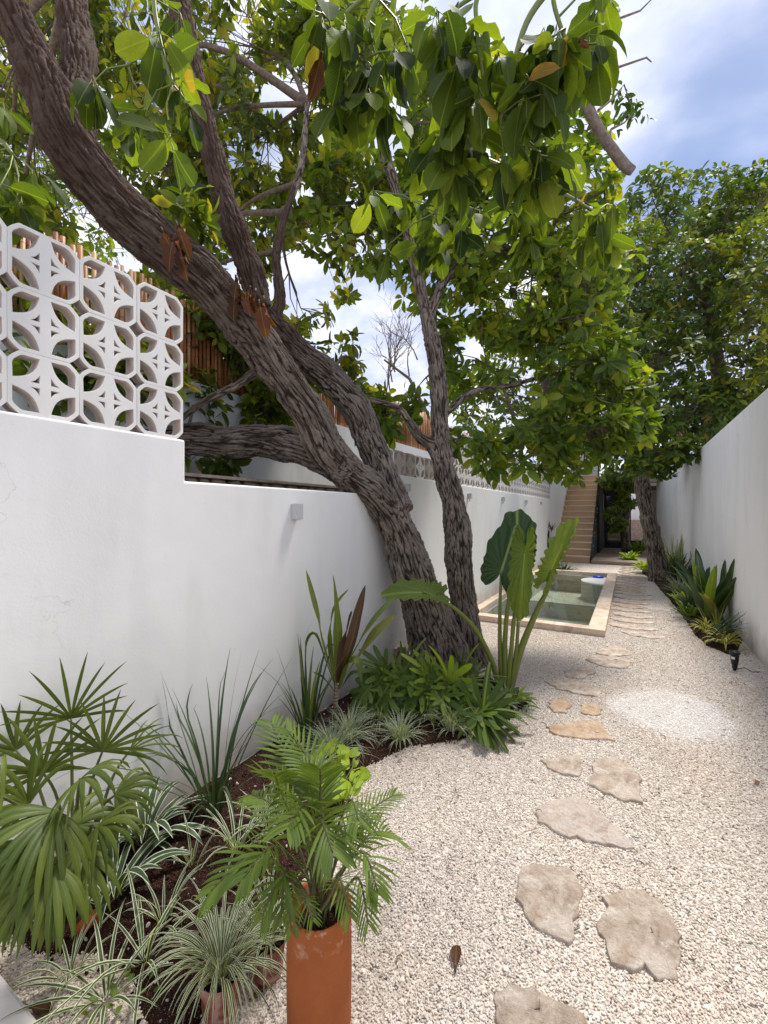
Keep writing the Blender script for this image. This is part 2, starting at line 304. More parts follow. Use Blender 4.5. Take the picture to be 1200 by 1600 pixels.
# ---------------------------------------------------------------- ground
XL, XR = -2.09, 1.17
PX0, PX1, PY0, PY1 = XL+.004, -.27, 5.95, 11.7     # pool outer
def ground():
    mb = MB(); B = 600
    xs = [-B, -30, PX0+.02, PX1-.03, 30, B]; ys = [-B, -30, PY0+.03, PY1-.03, 60, B]
    vs = [(x, y, 0) for y in ys for x in xs]; fs = []
    for j in range(5):
        for i in range(5):
            if i == 2 and j == 2: continue
            a = j*6+i; fs.append((a, a+1, a+7, a+6))
    mb.add(vs, fs); tag(mb.obj('ground', M['gravel']), kind='structure')
ground()

bed_px = [(-60, 1420), (60, 1490), (150, 1490), (205, 1530), (235, 1640), (300, 1640), (330, 1560), (400, 1500), (460, 1400), (520, 1290), (575, 1195), (640, 1165), (720, 1155), (790, 1125), (826, 1098), (815, 1078), (770, 1062), (730, 1052)]
bedL = [G(x, y) for x, y in bed_px]
bedL = [(p.x, p.y) for p in bedL] + [(-1.45, 4.45), (XL, 4.45), (XL, .30)]
bedR_px = [(1148, 1025), (1105, 1008), (1085, 990), (1062, 955), (1046, 935), (1030, 918), (1020, 905), (1005, 895), (1000, 888)]
bedR = [(G(x, y).x, G(x, y).y) for x, y in bedR_px] + [(.25, 14.1), (XR, 14.1), (XR, 6.6)]
def inside(poly, x, y):
    c = False; n = len(poly)
    for i in range(n):
        x1, y1 = poly[i]; x2, y2 = poly[i-1]
        if (y1 > y) != (y2 > y) and x < (x2-x1)*(y-y1)/(y2-y1)+x1: c = not c
    return c
def np_inside(poly, X, Y):
    c = np.zeros(len(X), bool); n = len(poly)
    for i in range(n):
        x1, y1 = poly[i]; x2, y2 = poly[i-1]
        if y1 == y2: continue
        c ^= ((y1 > Y) != (y2 > Y)) & (X < (x2-x1)*(Y-y1)/(y2-y1)+x1)
    return c
def dist_poly(poly, x, y):
    d = 9
    for i in range(len(poly)):
        a = Vector(poly[i]); b = Vector(poly[i-1]); p = Vector((x, y)); ab = b-a; t = max(0, min(1, (p-a).dot(ab)/max(ab.length_squared, 1e-9))); d = min(d, (p-a-ab*t).length)
    return d
def bed(poly, label, step=.05, hgt=.05):
    xs = [p[0] for p in poly]; ys = [p[1] for p in poly]; mb = MB(); idx = {}; vs = []; fs = []
    nx = int((max(xs)-min(xs))/step)+2; ny = int((max(ys)-min(ys))/step)+2
    for j in range(ny):
        for i in range(nx):
            x = min(xs)+i*step; y = min(ys)+j*step; x = min(x, max(xs)-.001)
            ins = inside(poly, x, y); d = dist_poly(poly, x, y) if 1 else 0
            z = (min(hgt, d*.5)+.012*mn.noise((x*9, y*9, 0))+.004) if ins else -d*.7-.004
            idx[i, j] = len(vs); vs.append((x, y, max(z, -.03)))
    for j in range(ny-1):
        for i in range(nx-1):
            q = (idx[i, j], idx[i+1, j], idx[i+1, j+1], idx[i, j+1])
            if max(vs[a][2] for a in q) > -.02: fs.append(q)
    mb.add(vs, fs); o = mb.obj('planting_bed', M['soil'], smooth=True); tag(o, label, kind='structure'); return o
bed(bedL, 'dark red soil bed along the left wall'); bed(bedR, 'narrow soil bed along the right wall')

def scatter(name, pts, rots, scs, mat, label=None, cat=None):
    me = bpy.data.meshes.new(name); me.vertices.add(len(pts)); me.vertices.foreach_set('co', pts.astype(np.float32).ravel())
    for nm, ar in (('rot', rots), ('scl', scs)):
        a = me.attributes.new(nm, 'FLOAT_VECTOR', 'POINT'); a.data.foreach_set('vector', ar.astype(np.float32).ravel())
    o = bpy.data.objects.new(name, me); C.objects.link(o)
    g = bpy.data.node_groups.new(name, 'GeometryNodeTree'); g.interface.new_socket('Geometry', in_out='INPUT', socket_type='NodeSocketGeometry'); g.interface.new_socket('Geometry', in_out='OUTPUT', socket_type='NodeSocketGeometry')
    gi = g.nodes.new('NodeGroupInput'); go = g.nodes.new('NodeGroupOutput'); ip = g.nodes.new('GeometryNodeInstanceOnPoints')
    ic = g.nodes.new('GeometryNodeMeshIcoSphere'); ic.inputs['Radius'].default_value = 1; ic.inputs['Subdivisions'].default_value = 1
    sm = g.nodes.new('GeometryNodeSetMaterial'); sm.inputs['Material'].default_value = mat
    r = g.nodes.new('GeometryNodeInputNamedAttribute'); r.data_type = 'FLOAT_VECTOR'; r.inputs['Name'].default_value = 'rot'
    s = g.nodes.new('GeometryNodeInputNamedAttribute'); s.data_type = 'FLOAT_VECTOR'; s.inputs['Name'].default_value = 'scl'
    l = g.links.new; l(gi.outputs[0], ip.inputs['Points']); l(ic.outputs[0], sm.inputs[0]); l(sm.outputs[0], ip.inputs['Instance'])
    er = g.nodes.new('FunctionNodeEulerToRotation'); l(r.outputs[0], er.inputs[0]); l(er.outputs[0], ip.inputs['Rotation']); l(s.outputs[0], ip.inputs['Scale']); l(ip.outputs[0], go.inputs[0])
    m = o.modifiers.new('gn', 'NODES'); m.node_group = g; me.materials.append(mat)
    tag(o, label, cat, kind='stuff'); return o

# stepping stones (traced outlines in ground coordinates)
stones = [
 ([(770,1550),(800,1543),(850,1555),(900,1580),(918,1602),(922,1640),(850,1665),(790,1640),(775,1575)], 'stone', 'pale flagstone cut by the bottom edge of the photo, nearest of the path'),
 ([(816,1360),(835,1352),(870,1355),(903,1362),(906,1395),(903,1430),(893,1480),(860,1465),(828,1440),(808,1405),(812,1380)], 'stone', 'beige shield shaped flagstone right of the fallen brown leaf'),
 ([(945,1405),(975,1392),(1005,1392),(1030,1410),(1055,1450),(1066,1490),(1058,1532),(1030,1535),(1008,1510),(990,1522),(955,1505),(947,1470),(932,1445)], 'stone', 'largest pale rounded flagstone with a jagged lower edge'),
 ([(840,1265),(860,1250),(905,1245),(930,1262),(955,1290),(985,1318),(985,1328),(930,1318),(890,1310),(862,1298),(840,1285)], 'stonep', 'flat pebble-patterned flagstone pointed at its right end'),
 ([(930,1188),(960,1183),(985,1195),(1002,1220),(1000,1255),(975,1250),(945,1240),(919,1225),(925,1200)], 'stone', 'cream five sided flagstone above the pebble-patterned one'),
 ([(846,1188),(870,1184),(905,1182),(908,1200),(905,1214),(880,1210),(855,1200)], 'stone', 'small cream wedge flagstone left of the five sided one'),
 ([(855,1135),(880,1130),(935,1125),(945,1140),(958,1157),(900,1153),(865,1146)], 'stonew', 'rusty brown triangular flagstone below the two small round ones'),
 ([(862,1093),(885,1090),(892,1102),(885,1114),(865,1112),(857,1103)], 'stonew', 'small tan round stone, left of a pair'),
 ([(910,1100),(930,1098),(940,1108),(935,1117),(912,1116),(907,1108)], 'stonew', 'small tan squarish stone, right of a pair'),
 ([(850,1062),(900,1065),(942,1078),(932,1088),(895,1082),(868,1075)], 'stone', 'long grey flagstone flush in gravel behind the small pair'),
 ([(880,1048),(925,1040),(930,1052),(905,1060),(885,1058)], 'stone', 'dusty sunken flagstone beside the white gravel patch'),
 ([(914,1030),(940,1040),(978,1044),(988,1034),(965,1026),(930,1023)], 'stone', 'grey flagstone with a chipped dark front edge, before the pool corner'),
 ([(930,1019),(958,1026),(985,1022),(980,1012),(950,1009)], 'stone', 'thin flagstone just past the chipped dark-edged one'),
]
stone_polys = []
def slab(pl, mat, label, th=.03, lift=.015, rough=.016, group='stepping stones of the garden path'):
    n0 = len(pl); pts = []
    for i in range(n0):
        a = Vector(pl[i]); b = Vector(pl[(i+1) % n0]); L_ = (b-a).length; m = max(2, int(L_/.03)); nn = Vector((-(b-a).y, (b-a).x)).normalized()
        for q in range(m):
            t = q/m; pts.append(a+(b-a)*t+nn*(mn.noise((a.x*7+t*3, a.y*7+i, 3))*rough*1.8+mn.noise(((a+(b-a)*t).x*40, (a+(b-a)*t).y*40, 1))*rough))
    c = sum(pts, Vector((0, 0)))/len(pts); vs = []; fs = []; n = len(pts)
    rings = [(1.0, -th+.0), (1.01, lift*.35), (.992, lift*.88), (.965, lift)]+[(f_/14, lift) for f_ in range(13, 0, -1)]
    for f_, z in rings:
        for p in pts:
            q = c+(p-c)*f_; zz = z+((mn.noise((q.x*11, q.y*11, 5))*.007+mn.noise((q.x*31, q.y*31, 2))*.004-max(0, mn.noise((q.x*55, q.y*55, 9))-.15)*.012) if z > lift*.8 else 0)
            vs.append((q.x-c.x, q.y-c.y, zz))
    for r in range(len(rings)-1):
        for i in range(n): j = (i+1) % n; fs.append((r*n+i, r*n+j, (r+1)*n+j, (r+1)*n+i))
    vs.append((0, 0, lift)); b = (len(rings)-1)*n
    for i in range(n): fs.append((b+i, b+(i+1) % n, len(vs)-1))
    mb = MB(); mb.add(vs, fs); o = mb.obj('stepping_stone', M[mat], origin=(c.x, c.y, 0), smooth=True); tag(o, label, 'stepping stone', group)
    m = o.modifiers.new('es', 'EDGE_SPLIT'); m.split_angle = radians(50); stone_polys.append([(p.x, p.y) for p in pts]); return o
for pxs, mat, lab in stones:
    pl = [(G(x, y).x, G(x, y).y) for x, y in pxs]
    a = sum(pl[i][0]*pl[(i+1) % len(pl)][1]-pl[(i+1) % len(pl)][0]*pl[i][1] for i in range(len(pl)))
    if a < 0: pl.reverse()
    slab(pl, mat, lab)
y = 6.15; i = 0
while y < 14.0:
    d = rnd(.24, .36); wd = rnd(.24, .33); cx = .0 + rnd(-.03, .05) + (.12 if y < 6.5 else 0); nn = random.choice((6, 7, 8)); pl = []
    for q in range(nn):
        g = 2*pi*(q+rnd(-.2, .2))/nn; pl.append((cx+wd*cos(g)*rnd(.9, 1.1), y+d/2+d/2*sin(g)*rnd(.9, 1.15)))
    slab(pl, 'stonew' if i in (5, 9) else 'stone', ['first','second','third','fourth','fifth','sixth','seventh','eighth','ninth','tenth','eleventh','twelfth','thirteenth','fourteenth','fifteenth','sixteenth','seventeenth','eighteenth','nineteenth','twentieth','last but two','last but one','last','farthest','last of all'][i]+' rough flagstone counted along the pool from its near corner', rough=.015, lift=.014, group='flagstones beside the pool'); y += d+rnd(.04, .12); i += 1

# gravel pebbles
def pebbles():
    n = 560000; X = rng.uniform(-2.08, 1.16, n); Y = .45+rng.uniform(0, 1, n)**1.25*7.6
    z = -X*ST+Y*CT; xc = X*CT+Y*ST; u = xc/np.maximum(z, .01)*F+600; v = 798+F*H/np.maximum(z, .01)
    keep = (u > -60) & (u < 1260) & (v < 1720) & (z > .3)
    dens = np.clip(1.25-Y/9.5, .35, 1); keep &= rng.uniform(0, 1, n) < dens
    for p in stone_polys: keep &= ~np_inside(p, X+rng.normal(0, .011, n), Y+rng.normal(0, .011, n)) | (rng.uniform(0, 1, n) < .004)
    nb = np.array([mn.noise((x*14, y*14, 0)) for x, y in zip(X[:1], Y[:1])])
    jx = X+rng.normal(0, .02, n); jy = Y+rng.normal(0, .02, n)
    keep &= ~np_inside(bedL, jx, jy) | (rng.uniform(0, 1, n) < .02)
    keep &= ~np_inside(bedR, jx, jy); keep &= ~((X < PX1+.0) & (Y > PY0))
    keep &= ~((Y < .585) & (X < -1.0))
    X, Y = X[keep], Y[keep]; n = len(X); s = rng.uniform(.0021, .0043, n)*(1+Y*.08)
    sc = np.stack([s*rng.uniform(.8, 1.4, n), s*rng.uniform(.7, 1.1, n), s*rng.uniform(.5, .9, n)], 1)
    scatter('gravel', np.stack([X, Y, rng.uniform(.0, .004, n)], 1), rng.uniform(-.45, .45, (n, 3))+np.stack([np.zeros(n), np.zeros(n), rng.uniform(0, 6.28, n)], 1), sc, M['pebble'])
    print('pebbles', n)
    n = 14000; X = rng.uniform(-2.05, -.2, n); Y = rng.uniform(.4, 4.4, n); k2 = np_inside(bedL, X+rng.normal(0, .03, n), Y+rng.normal(0, .03, n)); X, Y = X[k2], Y[k2]
    n = len(X); Z = np.array([min(.05, dist_poly(bedL, a, b)*.5)+.004 if inside(bedL, a, b) else .008 for a, b in zip(X, Y)]); s = rng.uniform(.003, .011, n)
    scatter('soil_crumbs', np.stack([X, Y, Z], 1), rng.uniform(0, 6.28, (n, 3)), np.stack([s, s*.7, s*.5], 1), M['crumb'])
pebbles()

# ---------------------------------------------------------------- walls
WT = .16; YS, YR = 1.478, 3.58
def left_wall():
    e = empty('garden_wall', (XL, 6, 0), 'long white plastered garden wall on the left, stepped down low in the middle', 'wall'); m = MB()
    pr = [(-2.2, -.05), (18.6, -.05), (18.6, 2.70), (13.72, 2.70), (13.72, 1.940), (YR, 1.940), (YR, 1.717), (YS, 1.717), (YS, 1.940), (-2.2, 1.940)]; n = len(pr)
    m.add([(XL, y, z) for y, z in pr]+[(XL-WT, y, z) for y, z in pr], [tuple(range(n)), tuple(reversed(range(n, 2*n)))]+[(i, i+n, (i+1) % n+n, (i+1) % n) for i in range(n)])
    o = m.obj('wall_face', M['wall'], e); bevel(o, .012, 3); return e
left_wall()
def right_wall():
    e = empty('garden_wall', (XR, 6, 0), 'tall smooth white plastered garden wall on the right', 'wall'); m = MB()
    m.box(XR, XR+.16, -2.2, 15.0, -.05, 2.775)
    a = Vector((XR, 15.0)); b = Vector((.78, 17.6))
    m.add([(a.x, a.y, -.05), (b.x, b.y, -.05), (b.x+.4, b.y, -.05), (a.x+.16, a.y, -.05), (a.x, a.y, 2.76), (b.x, b.y, 2.76), (b.x+.4, b.y, 2.76), (a.x+.16, a.y, 2.76)],
          [(0, 1, 5, 4), (1, 2, 6, 5), (2, 3, 7, 6), (3, 0, 4, 7), (4, 5, 6, 7), (0, 3, 2, 1)])
    o = m.obj('wall_face', M['wall'], e); bevel(o, .014, 3)
right_wall()
BX = -3.55; BH = H+.346*3.55-.0
e = empty('neighbour_wall', (BX, 5, 0), 'grey-white neighbour wall behind the leaning tree, bamboo on top', 'wall')
m = MB(); m.box(BX-.15, BX, -4, 22, -.05, 2.77); m.obj('wall_face', M['back'], e)
def bamboo(x, y0, y1, z0, z1, label, dy=.043):
    e = empty('bamboo_fence', (x, (y0+y1)/2, z0), label, 'fence'); protos = []
    for q in range(6):
        mb = MB(); hh = z1-z0; mb.tube([(0, 0, 0), (rnd(-.006, .006), rnd(-.006, .006), hh*.5), (0, rnd(-.01, .01), hh)], [.017, .018, .016], 7); protos.append(mb.mesh('bamboo_pole', M['bamboo'], True))
    y = y0; n = 0
    while y < y1 and n < 295:
        o = link('bamboo_pole', protos[n % 6], e, (x+rnd(-.006, .006), y, z0+rnd(-.03, .05))); o.rotation_euler = (rnd(-.012, .012), rnd(-.01, .01), rnd(0, 6)); o.scale = (rnd(.8, 1.2),)*2+(1,); y += dy*rnd(.85, 1.1); n += 1
    mb = MB()
    for zz in (z0+.12, z1-.12): mb.box(x-.035, x-.022, y0, y, zz, zz+.03)
    mb.obj('rail', M['bamboo'], e)
bamboo(BX-.06, -.6, 11.5, 2.74, 3.53, 'reddish bamboo screen on top of the neighbour wall behind the trees')
bamboo(XR+.1, 13.2, 16.6, 2.7, 4.2, 'orange bamboo screen rising behind the far end of the right wall')

# rubble ledge behind the low wall
e = empty('rubble_wall', (-2.95, 2.6, 0), 'low old rubble stone wall seen just behind the dipped white wall', 'wall')
m = MB(); m.box(-3.3, -2.95, -.6, 1.95, 0, 1.83); m.obj('plastered_end', M['concrete'], e)
m = MB(); m.box(-3.3, -2.99, 1.952, 4.3, 0, 1.785); m.obj('core', M['concrete'], e)
m = MB(); m.box(-3.3, -2.93, 1.952, 4.3, 1.825, 1.85); m.obj('cap', M['coping'], e)
protos = []
for q in range(6):
    bm = bmesh.new(); bmesh.ops.create_icosphere(bm, subdivisions=2, radius=.5)
    for v in bm.verts:
        v.co = Vector([math.copysign(abs(c)**.55*.62, c) for c in v.co]); v.co += Vector((mn.noise(v.co*3+Vector((q, 0, 0))), mn.noise(v.co*3+Vector((0, q, 0))), mn.noise(v.co*3+Vector((0, 0, q)))))*.1
    me = bpy.data.meshes.new('stone'); bm.to_mesh(me); bm.free(); me.materials.append(M['rubble']); protos.append(me)
for r in range(4):
    y = 1.97; zz = 1.825-.105*(r+.5)
    while y < 4.25:
        l = rnd(.10, .24); o = link('stone', random.choice(protos), e, (-2.975, y+l/2, zz)); o.scale = (.10, l*.98, .11); o.rotation_euler = (rnd(-.1, .1), rnd(-.08, .08), rnd(-.06, .06)); y += l

# ---------------------------------------------------------------- breeze blocks
BS = .2525
def block_mesh(mat, depth=.066):
    a = BS/2; sc = a
    oc = [(-1, -.70), (-.90, -.82), (-.82, -.90), (-.70, -1), (.70, -1), (.82, -.90), (.90, -.82), (1, -.70), (1, .70), (.90, .82), (.82, .90), (.70, 1), (-.70, 1), (-.82, .90), (-.90, .82), (-1, .70)]
    holes = []
    for sx in (1, -1):
        for sy in (1, -1):
            t1 = (.15, .89); t2 = (.89, .12); c = [t1, (.60, .90), (.70, .86), (.86, .70), (.90, .60), t2]
            # arc back from t2 to t1 bulging towards the centre
            for q in range(1, 7):
                t = q/7; x = t2[0]+(t1[0]-t2[0])*t; yy = t2[1]+(t1[1]-t2[1])*t; b = .20*sin(pi*t); c.append((x-b*.707, yy-b*.707))
            holes.append([(sx*x, sy*yy) for x, yy in c]); holes.append([(sx*x, sy*yy) for x, yy in ((.15, .07), (.44, .07), (.28, .17), (.15, .36))])
    cu = bpy.data.curves.new('tmp', 'CURVE'); cu.dimensions = '2D'; cu.fill_mode = 'BOTH'; cu.extrude = depth/2; cu.bevel_depth = .0014; cu.bevel_resolution = 0
    for pl in [oc]+holes:
        s = cu.splines.new('POLY'); s.points.add(len(pl)-1); s.use_cyclic_u = True
        for p, (x, yy) in zip(s.points, pl): p.co = (x*(sc-.0016), yy*(sc-.0016), 0, 1)
    o = bpy.data.objects.new('tmp', cu); C.objects.link(o); dg = bpy.context.evaluated_depsgraph_get(); me = bpy.data.meshes.new_from_object(o.evaluated_get(dg)); bpy.data.objects.remove(o); bpy.data.curves.remove(cu)
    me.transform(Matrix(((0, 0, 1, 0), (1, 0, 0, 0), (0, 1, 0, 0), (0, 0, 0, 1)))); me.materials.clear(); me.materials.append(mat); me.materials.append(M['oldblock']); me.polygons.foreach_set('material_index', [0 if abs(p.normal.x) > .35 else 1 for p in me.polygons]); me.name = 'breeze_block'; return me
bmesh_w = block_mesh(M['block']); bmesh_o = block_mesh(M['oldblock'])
e = empty('breeze_block_screen', (XL-.05, .6, 1.94), 'near screen of three rows of pierced white concrete blocks, upper left', 'breeze block screen', 'pierced block screens on the wall')
for c_ in range(9):
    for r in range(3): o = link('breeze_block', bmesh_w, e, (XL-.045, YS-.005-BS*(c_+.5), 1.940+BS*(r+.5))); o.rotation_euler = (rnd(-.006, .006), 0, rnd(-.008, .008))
e2 = empty('breeze_block_screen', (XL-.05, 9, 1.94), 'long receding screen of pierced white blocks above the pool', 'breeze block screen', 'pierced block screens on the wall')
for c_ in range(40):
    yy = YR+.03+BS*(c_+.5)
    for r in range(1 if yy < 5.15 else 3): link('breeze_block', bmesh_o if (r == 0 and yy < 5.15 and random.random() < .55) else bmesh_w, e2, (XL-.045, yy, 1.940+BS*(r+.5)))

# ---------------------------------------------------------------- wall lights
def wall_light(px, py, label, s=.07, hang=False):
    zc = F*abs(XL)/(CT*(985-px)); p = W(px, py, zc); e = empty('wall_light', (XL, p.y, p.z), label, 'wall light', 'square wall lights'); m = MB()
    m.box(XL, XL+.012, p.y-s*.45, p.y+s*.45, p.z-s*.75, p.z+s*.75); o = m.obj('back_plate', M['lampmetal'], e); m = MB(); m.box(XL+.0122, XL+.058, p.y-s*.5, p.y+s*.5, p.z-s*.8, p.z+s*.8); o = m.obj('housing', M['lampmetal'], e); bevel(o, .003)
    m = MB(); m.box(XL+.02, XL+.05, p.y-s*.35, p.y+s*.35, p.z-s*.8-.003, p.z-s*.8-.0005); m.obj('lens', M['white'], e)
    if hang:
        m = MB(); m.tube([(XL+.02, p.y, p.z-s*.8), (XL+.03, p.y+.01, p.z-s*1.3), (XL+.015, p.y-.01, p.z-s*1.7)], .005, 5); m.obj('cable', M['darkmetal'], e)
wall_light(459, 797, 'small grey square wall light on the low dipped wall')
wall_light(633, 760, 'unfinished wall light with loose cable just right of the leaning trunk', .05, True)
wall_light(731, 773, 'wall light right of the dark upright trunk', .05, True)
wall_light(784, 778, 'second wall light from the stairs, above the tall leaf', .05, True)
wall_light(820, 782, 'third wall light along the pool under the pierced screen', .05, True)
wall_light(844, 784, 'farthest small wall light under the end of the pierced screen', .05)

# ---------------------------------------------------------------- pool
def pool():
    e = empty('plunge_pool', ((PX0+PX1)/2, (PY0+PY1)/2, 0), 'small rectangular plunge pool with beige stone coping beside the white wall', 'pool')
    wl = .13; wr = .20; wf = .17; hz = .085; ny = 8; m = MB()
    def cop(x0, x1, y0, y1): mm = MB(); mm.box(x0+.0015, x1-.0015, y0+.0015, y1-.0015, -.02, hz); o = mm.obj('coping_slab', M['coping'], e); bevel(o, .006)
    ys = [PY0+wf+(PY1-PY0-2*wf)*i/ny for i in range(ny+1)]
    for i in range(ny): cop(PX1-wr, PX1, ys[i], ys[i+1]); cop(PX0, PX0+wl, ys[i], ys[i+1])
    xs = [PX0+(PX1-PX0)*i/3 for i in range(4)]
    for i in range(3): cop(xs[i], xs[i+1], PY0, PY0+wf); cop(xs[i], xs[i+1], PY1-wf, PY1)
    x0, x1, y0, y1 = PX0+wl, PX1-wr, PY0+wf, PY1-wf; m = MB(); d = -.75; t = -.021
    v = [(x0, y0), (x1, y0), (x1, y1), (x0, y1)]
    m.add([(a, b, t+.0) for a, b in v]+[(a, b, d) for a, b in v], [(0, 4, 5, 1), (1, 5, 6, 2), (2, 6, 7, 3), (3, 7, 4, 0), (4, 7, 6, 5)]); m.box(x0+.001, x1-.001, y1-1.6, y1-.001, d+.001, -.42)
    m.obj('basin', M['pool'], e)
    m = MB(); m.add([(x0, y0, -.03), (x1, y0, -.03), (x1, y1, -.03), (x0, y1, -.03)], [(0, 1, 2, 3)]); m.obj('water', M['water'], e)
    m = MB(); n = 20; cx, cy, r = x1, y1-.62, .55; pts = [(cx-r*cos(pi*i/n-pi/2)*.95, cy+r*sin(pi*i/n-pi/2)) for i in range(n+1)]
    vs = [(a, b, z) for z in (-.7, -.012) for a, b in pts]; fs = [tuple(range(n+1, 2*n+2))]+[(i, i+n+1, i+n+2, i+1) for i in range(n)]; m.add(vs, fs); m.obj('round_seat', M['white'], e)
    m = MB(); m.lathe([(0, -.03), (.10, -.03), (.125, 0), (.11, .035), (.04, .05), (0, .05)], 20); o = m.obj('pool_float', M['blue'], origin=(x1-.2, y1-.14, -.012), smooth=True); tag(o, 'small blue float at the far right corner of the pool', 'pool float')
pool()

# ---------------------------------------------------------------- stairs and house
def stairs():
    e = empty('staircase', (-1.57, 15.5, 0), 'beige tiled outdoor staircase climbing beside the white wall', 'staircase'); n = 15; y0 = 14.35; rz = .198; ry = .285
    for i in range(n):
        m = MB(); m.box(XL+.004, -1.07, y0+ry*i, y0+ry*(i+1)+.02, rz*max(0, i-1)*1.0, rz*(i+1)-.031); o = m.obj('riser', M['stair'], e)
        m = MB(); m.box(XL+.004, -1.055, y0+ry*i-.045, y0+ry*(i+1)-.001, rz*(i+1)-.030, rz*(i+1)); o = m.obj('tread', M['tread'], e); bevel(o, .004)
    m = MB(); top = y0+ry*n
    m.add([(-1.05, y0, 0), (-1.05, top, 0), (-1.05, top, rz*n+.1), (-1.05, y0, .25), (-1.02, y0, 0), (-1.02, top, 0), (-1.02, top, rz*n+.1), (-1.02, y0, .25)], [(0, 3, 2, 1), (4, 5, 6, 7), (0, 4, 7, 3), (3, 7, 6, 2), (2, 6, 5, 1), (0, 1, 5, 4)])
    m.obj('side_panel', M['darkmetal'], e)
    for i in range(0, n, 2):
        m = MB(); yy = y0+ry*i+.15; m.tube([(-1.02, yy, rz*i+.08), (-1.0, yy, rz*i+.08)], .022, 10); m.obj('step_lamp', M['white'], e)
        m = MB(); m.tube([(-1.02, yy, rz*i-.05), (-1.0, yy, rz*i-.05)], .016, 10); m.obj('step_lamp', M['white'], e)
stairs()
def house():
    e = empty('house', (-.3, 19, 0), 'grey house at the garden end with dark glazed opening under a concrete slab', 'house')
    m = MB(); m.box(XL, -1.05, 18.64, 18.9, 2.9, 6.2); m.obj('upper_wall', M['render'], e)
    m = MB(); m.box(-1.02, -.98, 17.2, 17.24, 2.80, 5.0); m.obj('post', M['darkmetal'], e)
    m = MB(); m.box(-1.0, 1.6, 16.9, 22, 2.56, 2.80); o = m.obj('roof_slab', M['concrete'], e)
    m = MB(); m.box(-1.0, 2.6, 19.62, 19.78, 2.40, 2.559); m.box(-1.02, -.95, 17.0, 19.8, .1, 2.559); m.box(.42, .50, 19.60, 19.76, .1, 2.40); m.box(-.95, .42, 19.62, 19.76, 2.28, 2.399); m.obj('dark_frame', M['darkmetal'], e)
    # glazed door, window onto the patio behind
    for x0, x1 in ((-.94, -.02),):
        f = MB(); f.box(x0, x0+.07, 19.6, 19.66, .1, 2.28); f.box(x1-.07, x1, 19.6, 19.66, .1, 2.28); f.box(x0+.07, x1-.07, 19.6, 19.66, .1, .2); f.box(x0+.07, x1-.07, 19.6, 19.66, 2.2, 2.28); fo = f.obj('door', M['darkmetal'], e)
        g = MB(); g.box(x0+.07, x1-.07, 19.62, 19.635, .2, 2.2); g.obj('pane', M['glass'], fo)
    f = MB(); f.box(-.015, .42, 19.62, 19.7, .1, .42); f.box(-.015, .02, 19.62, 19.7, .42, 2.28); f.box(.02, .42, 19.62, 19.7, 1.85, 1.92); f.obj('window', M['darkmetal'], e)
    m = MB(); m.box(.5, 1.4, 19.6, 19.8, .1, 2.4); m.box(-1.1, -1.0, 19.8, 24, .1, 2.559); m.obj('inner_wall', M['inside'], e)
    m = MB(); m.box(-1.0, 1.4, 19.9, 26, .0, .1); m.obj('floor_slab', M['deck'], e)
    m = MB(); m.box(-1.5, 3.5, 25.0, 25.2, 0, 3.6); m.obj('patio_wall', M['wall'], e)
    m = MB(); m.box(-1.5, 3.5, 24.7, 24.99, 0, 1.15); m.obj('patio_ledge', M['rubble'], e)
    for i in range(9):
        m = MB(); m.box(-1.019, 1.4, 14.2+i*.6, 14.797+i*.6, .0, .10); o = m.obj('paving_tile', M['deck'], e); bevel(o, .004)
house()
m = MB(); m.box(XL+.002, -1.0, -1.5, .57, 0, .10); o = m.obj('white_plinth', M['wall']); bevel(o, .01); tag(o, 'low white plinth edge in the bottom left corner', 'plinth')

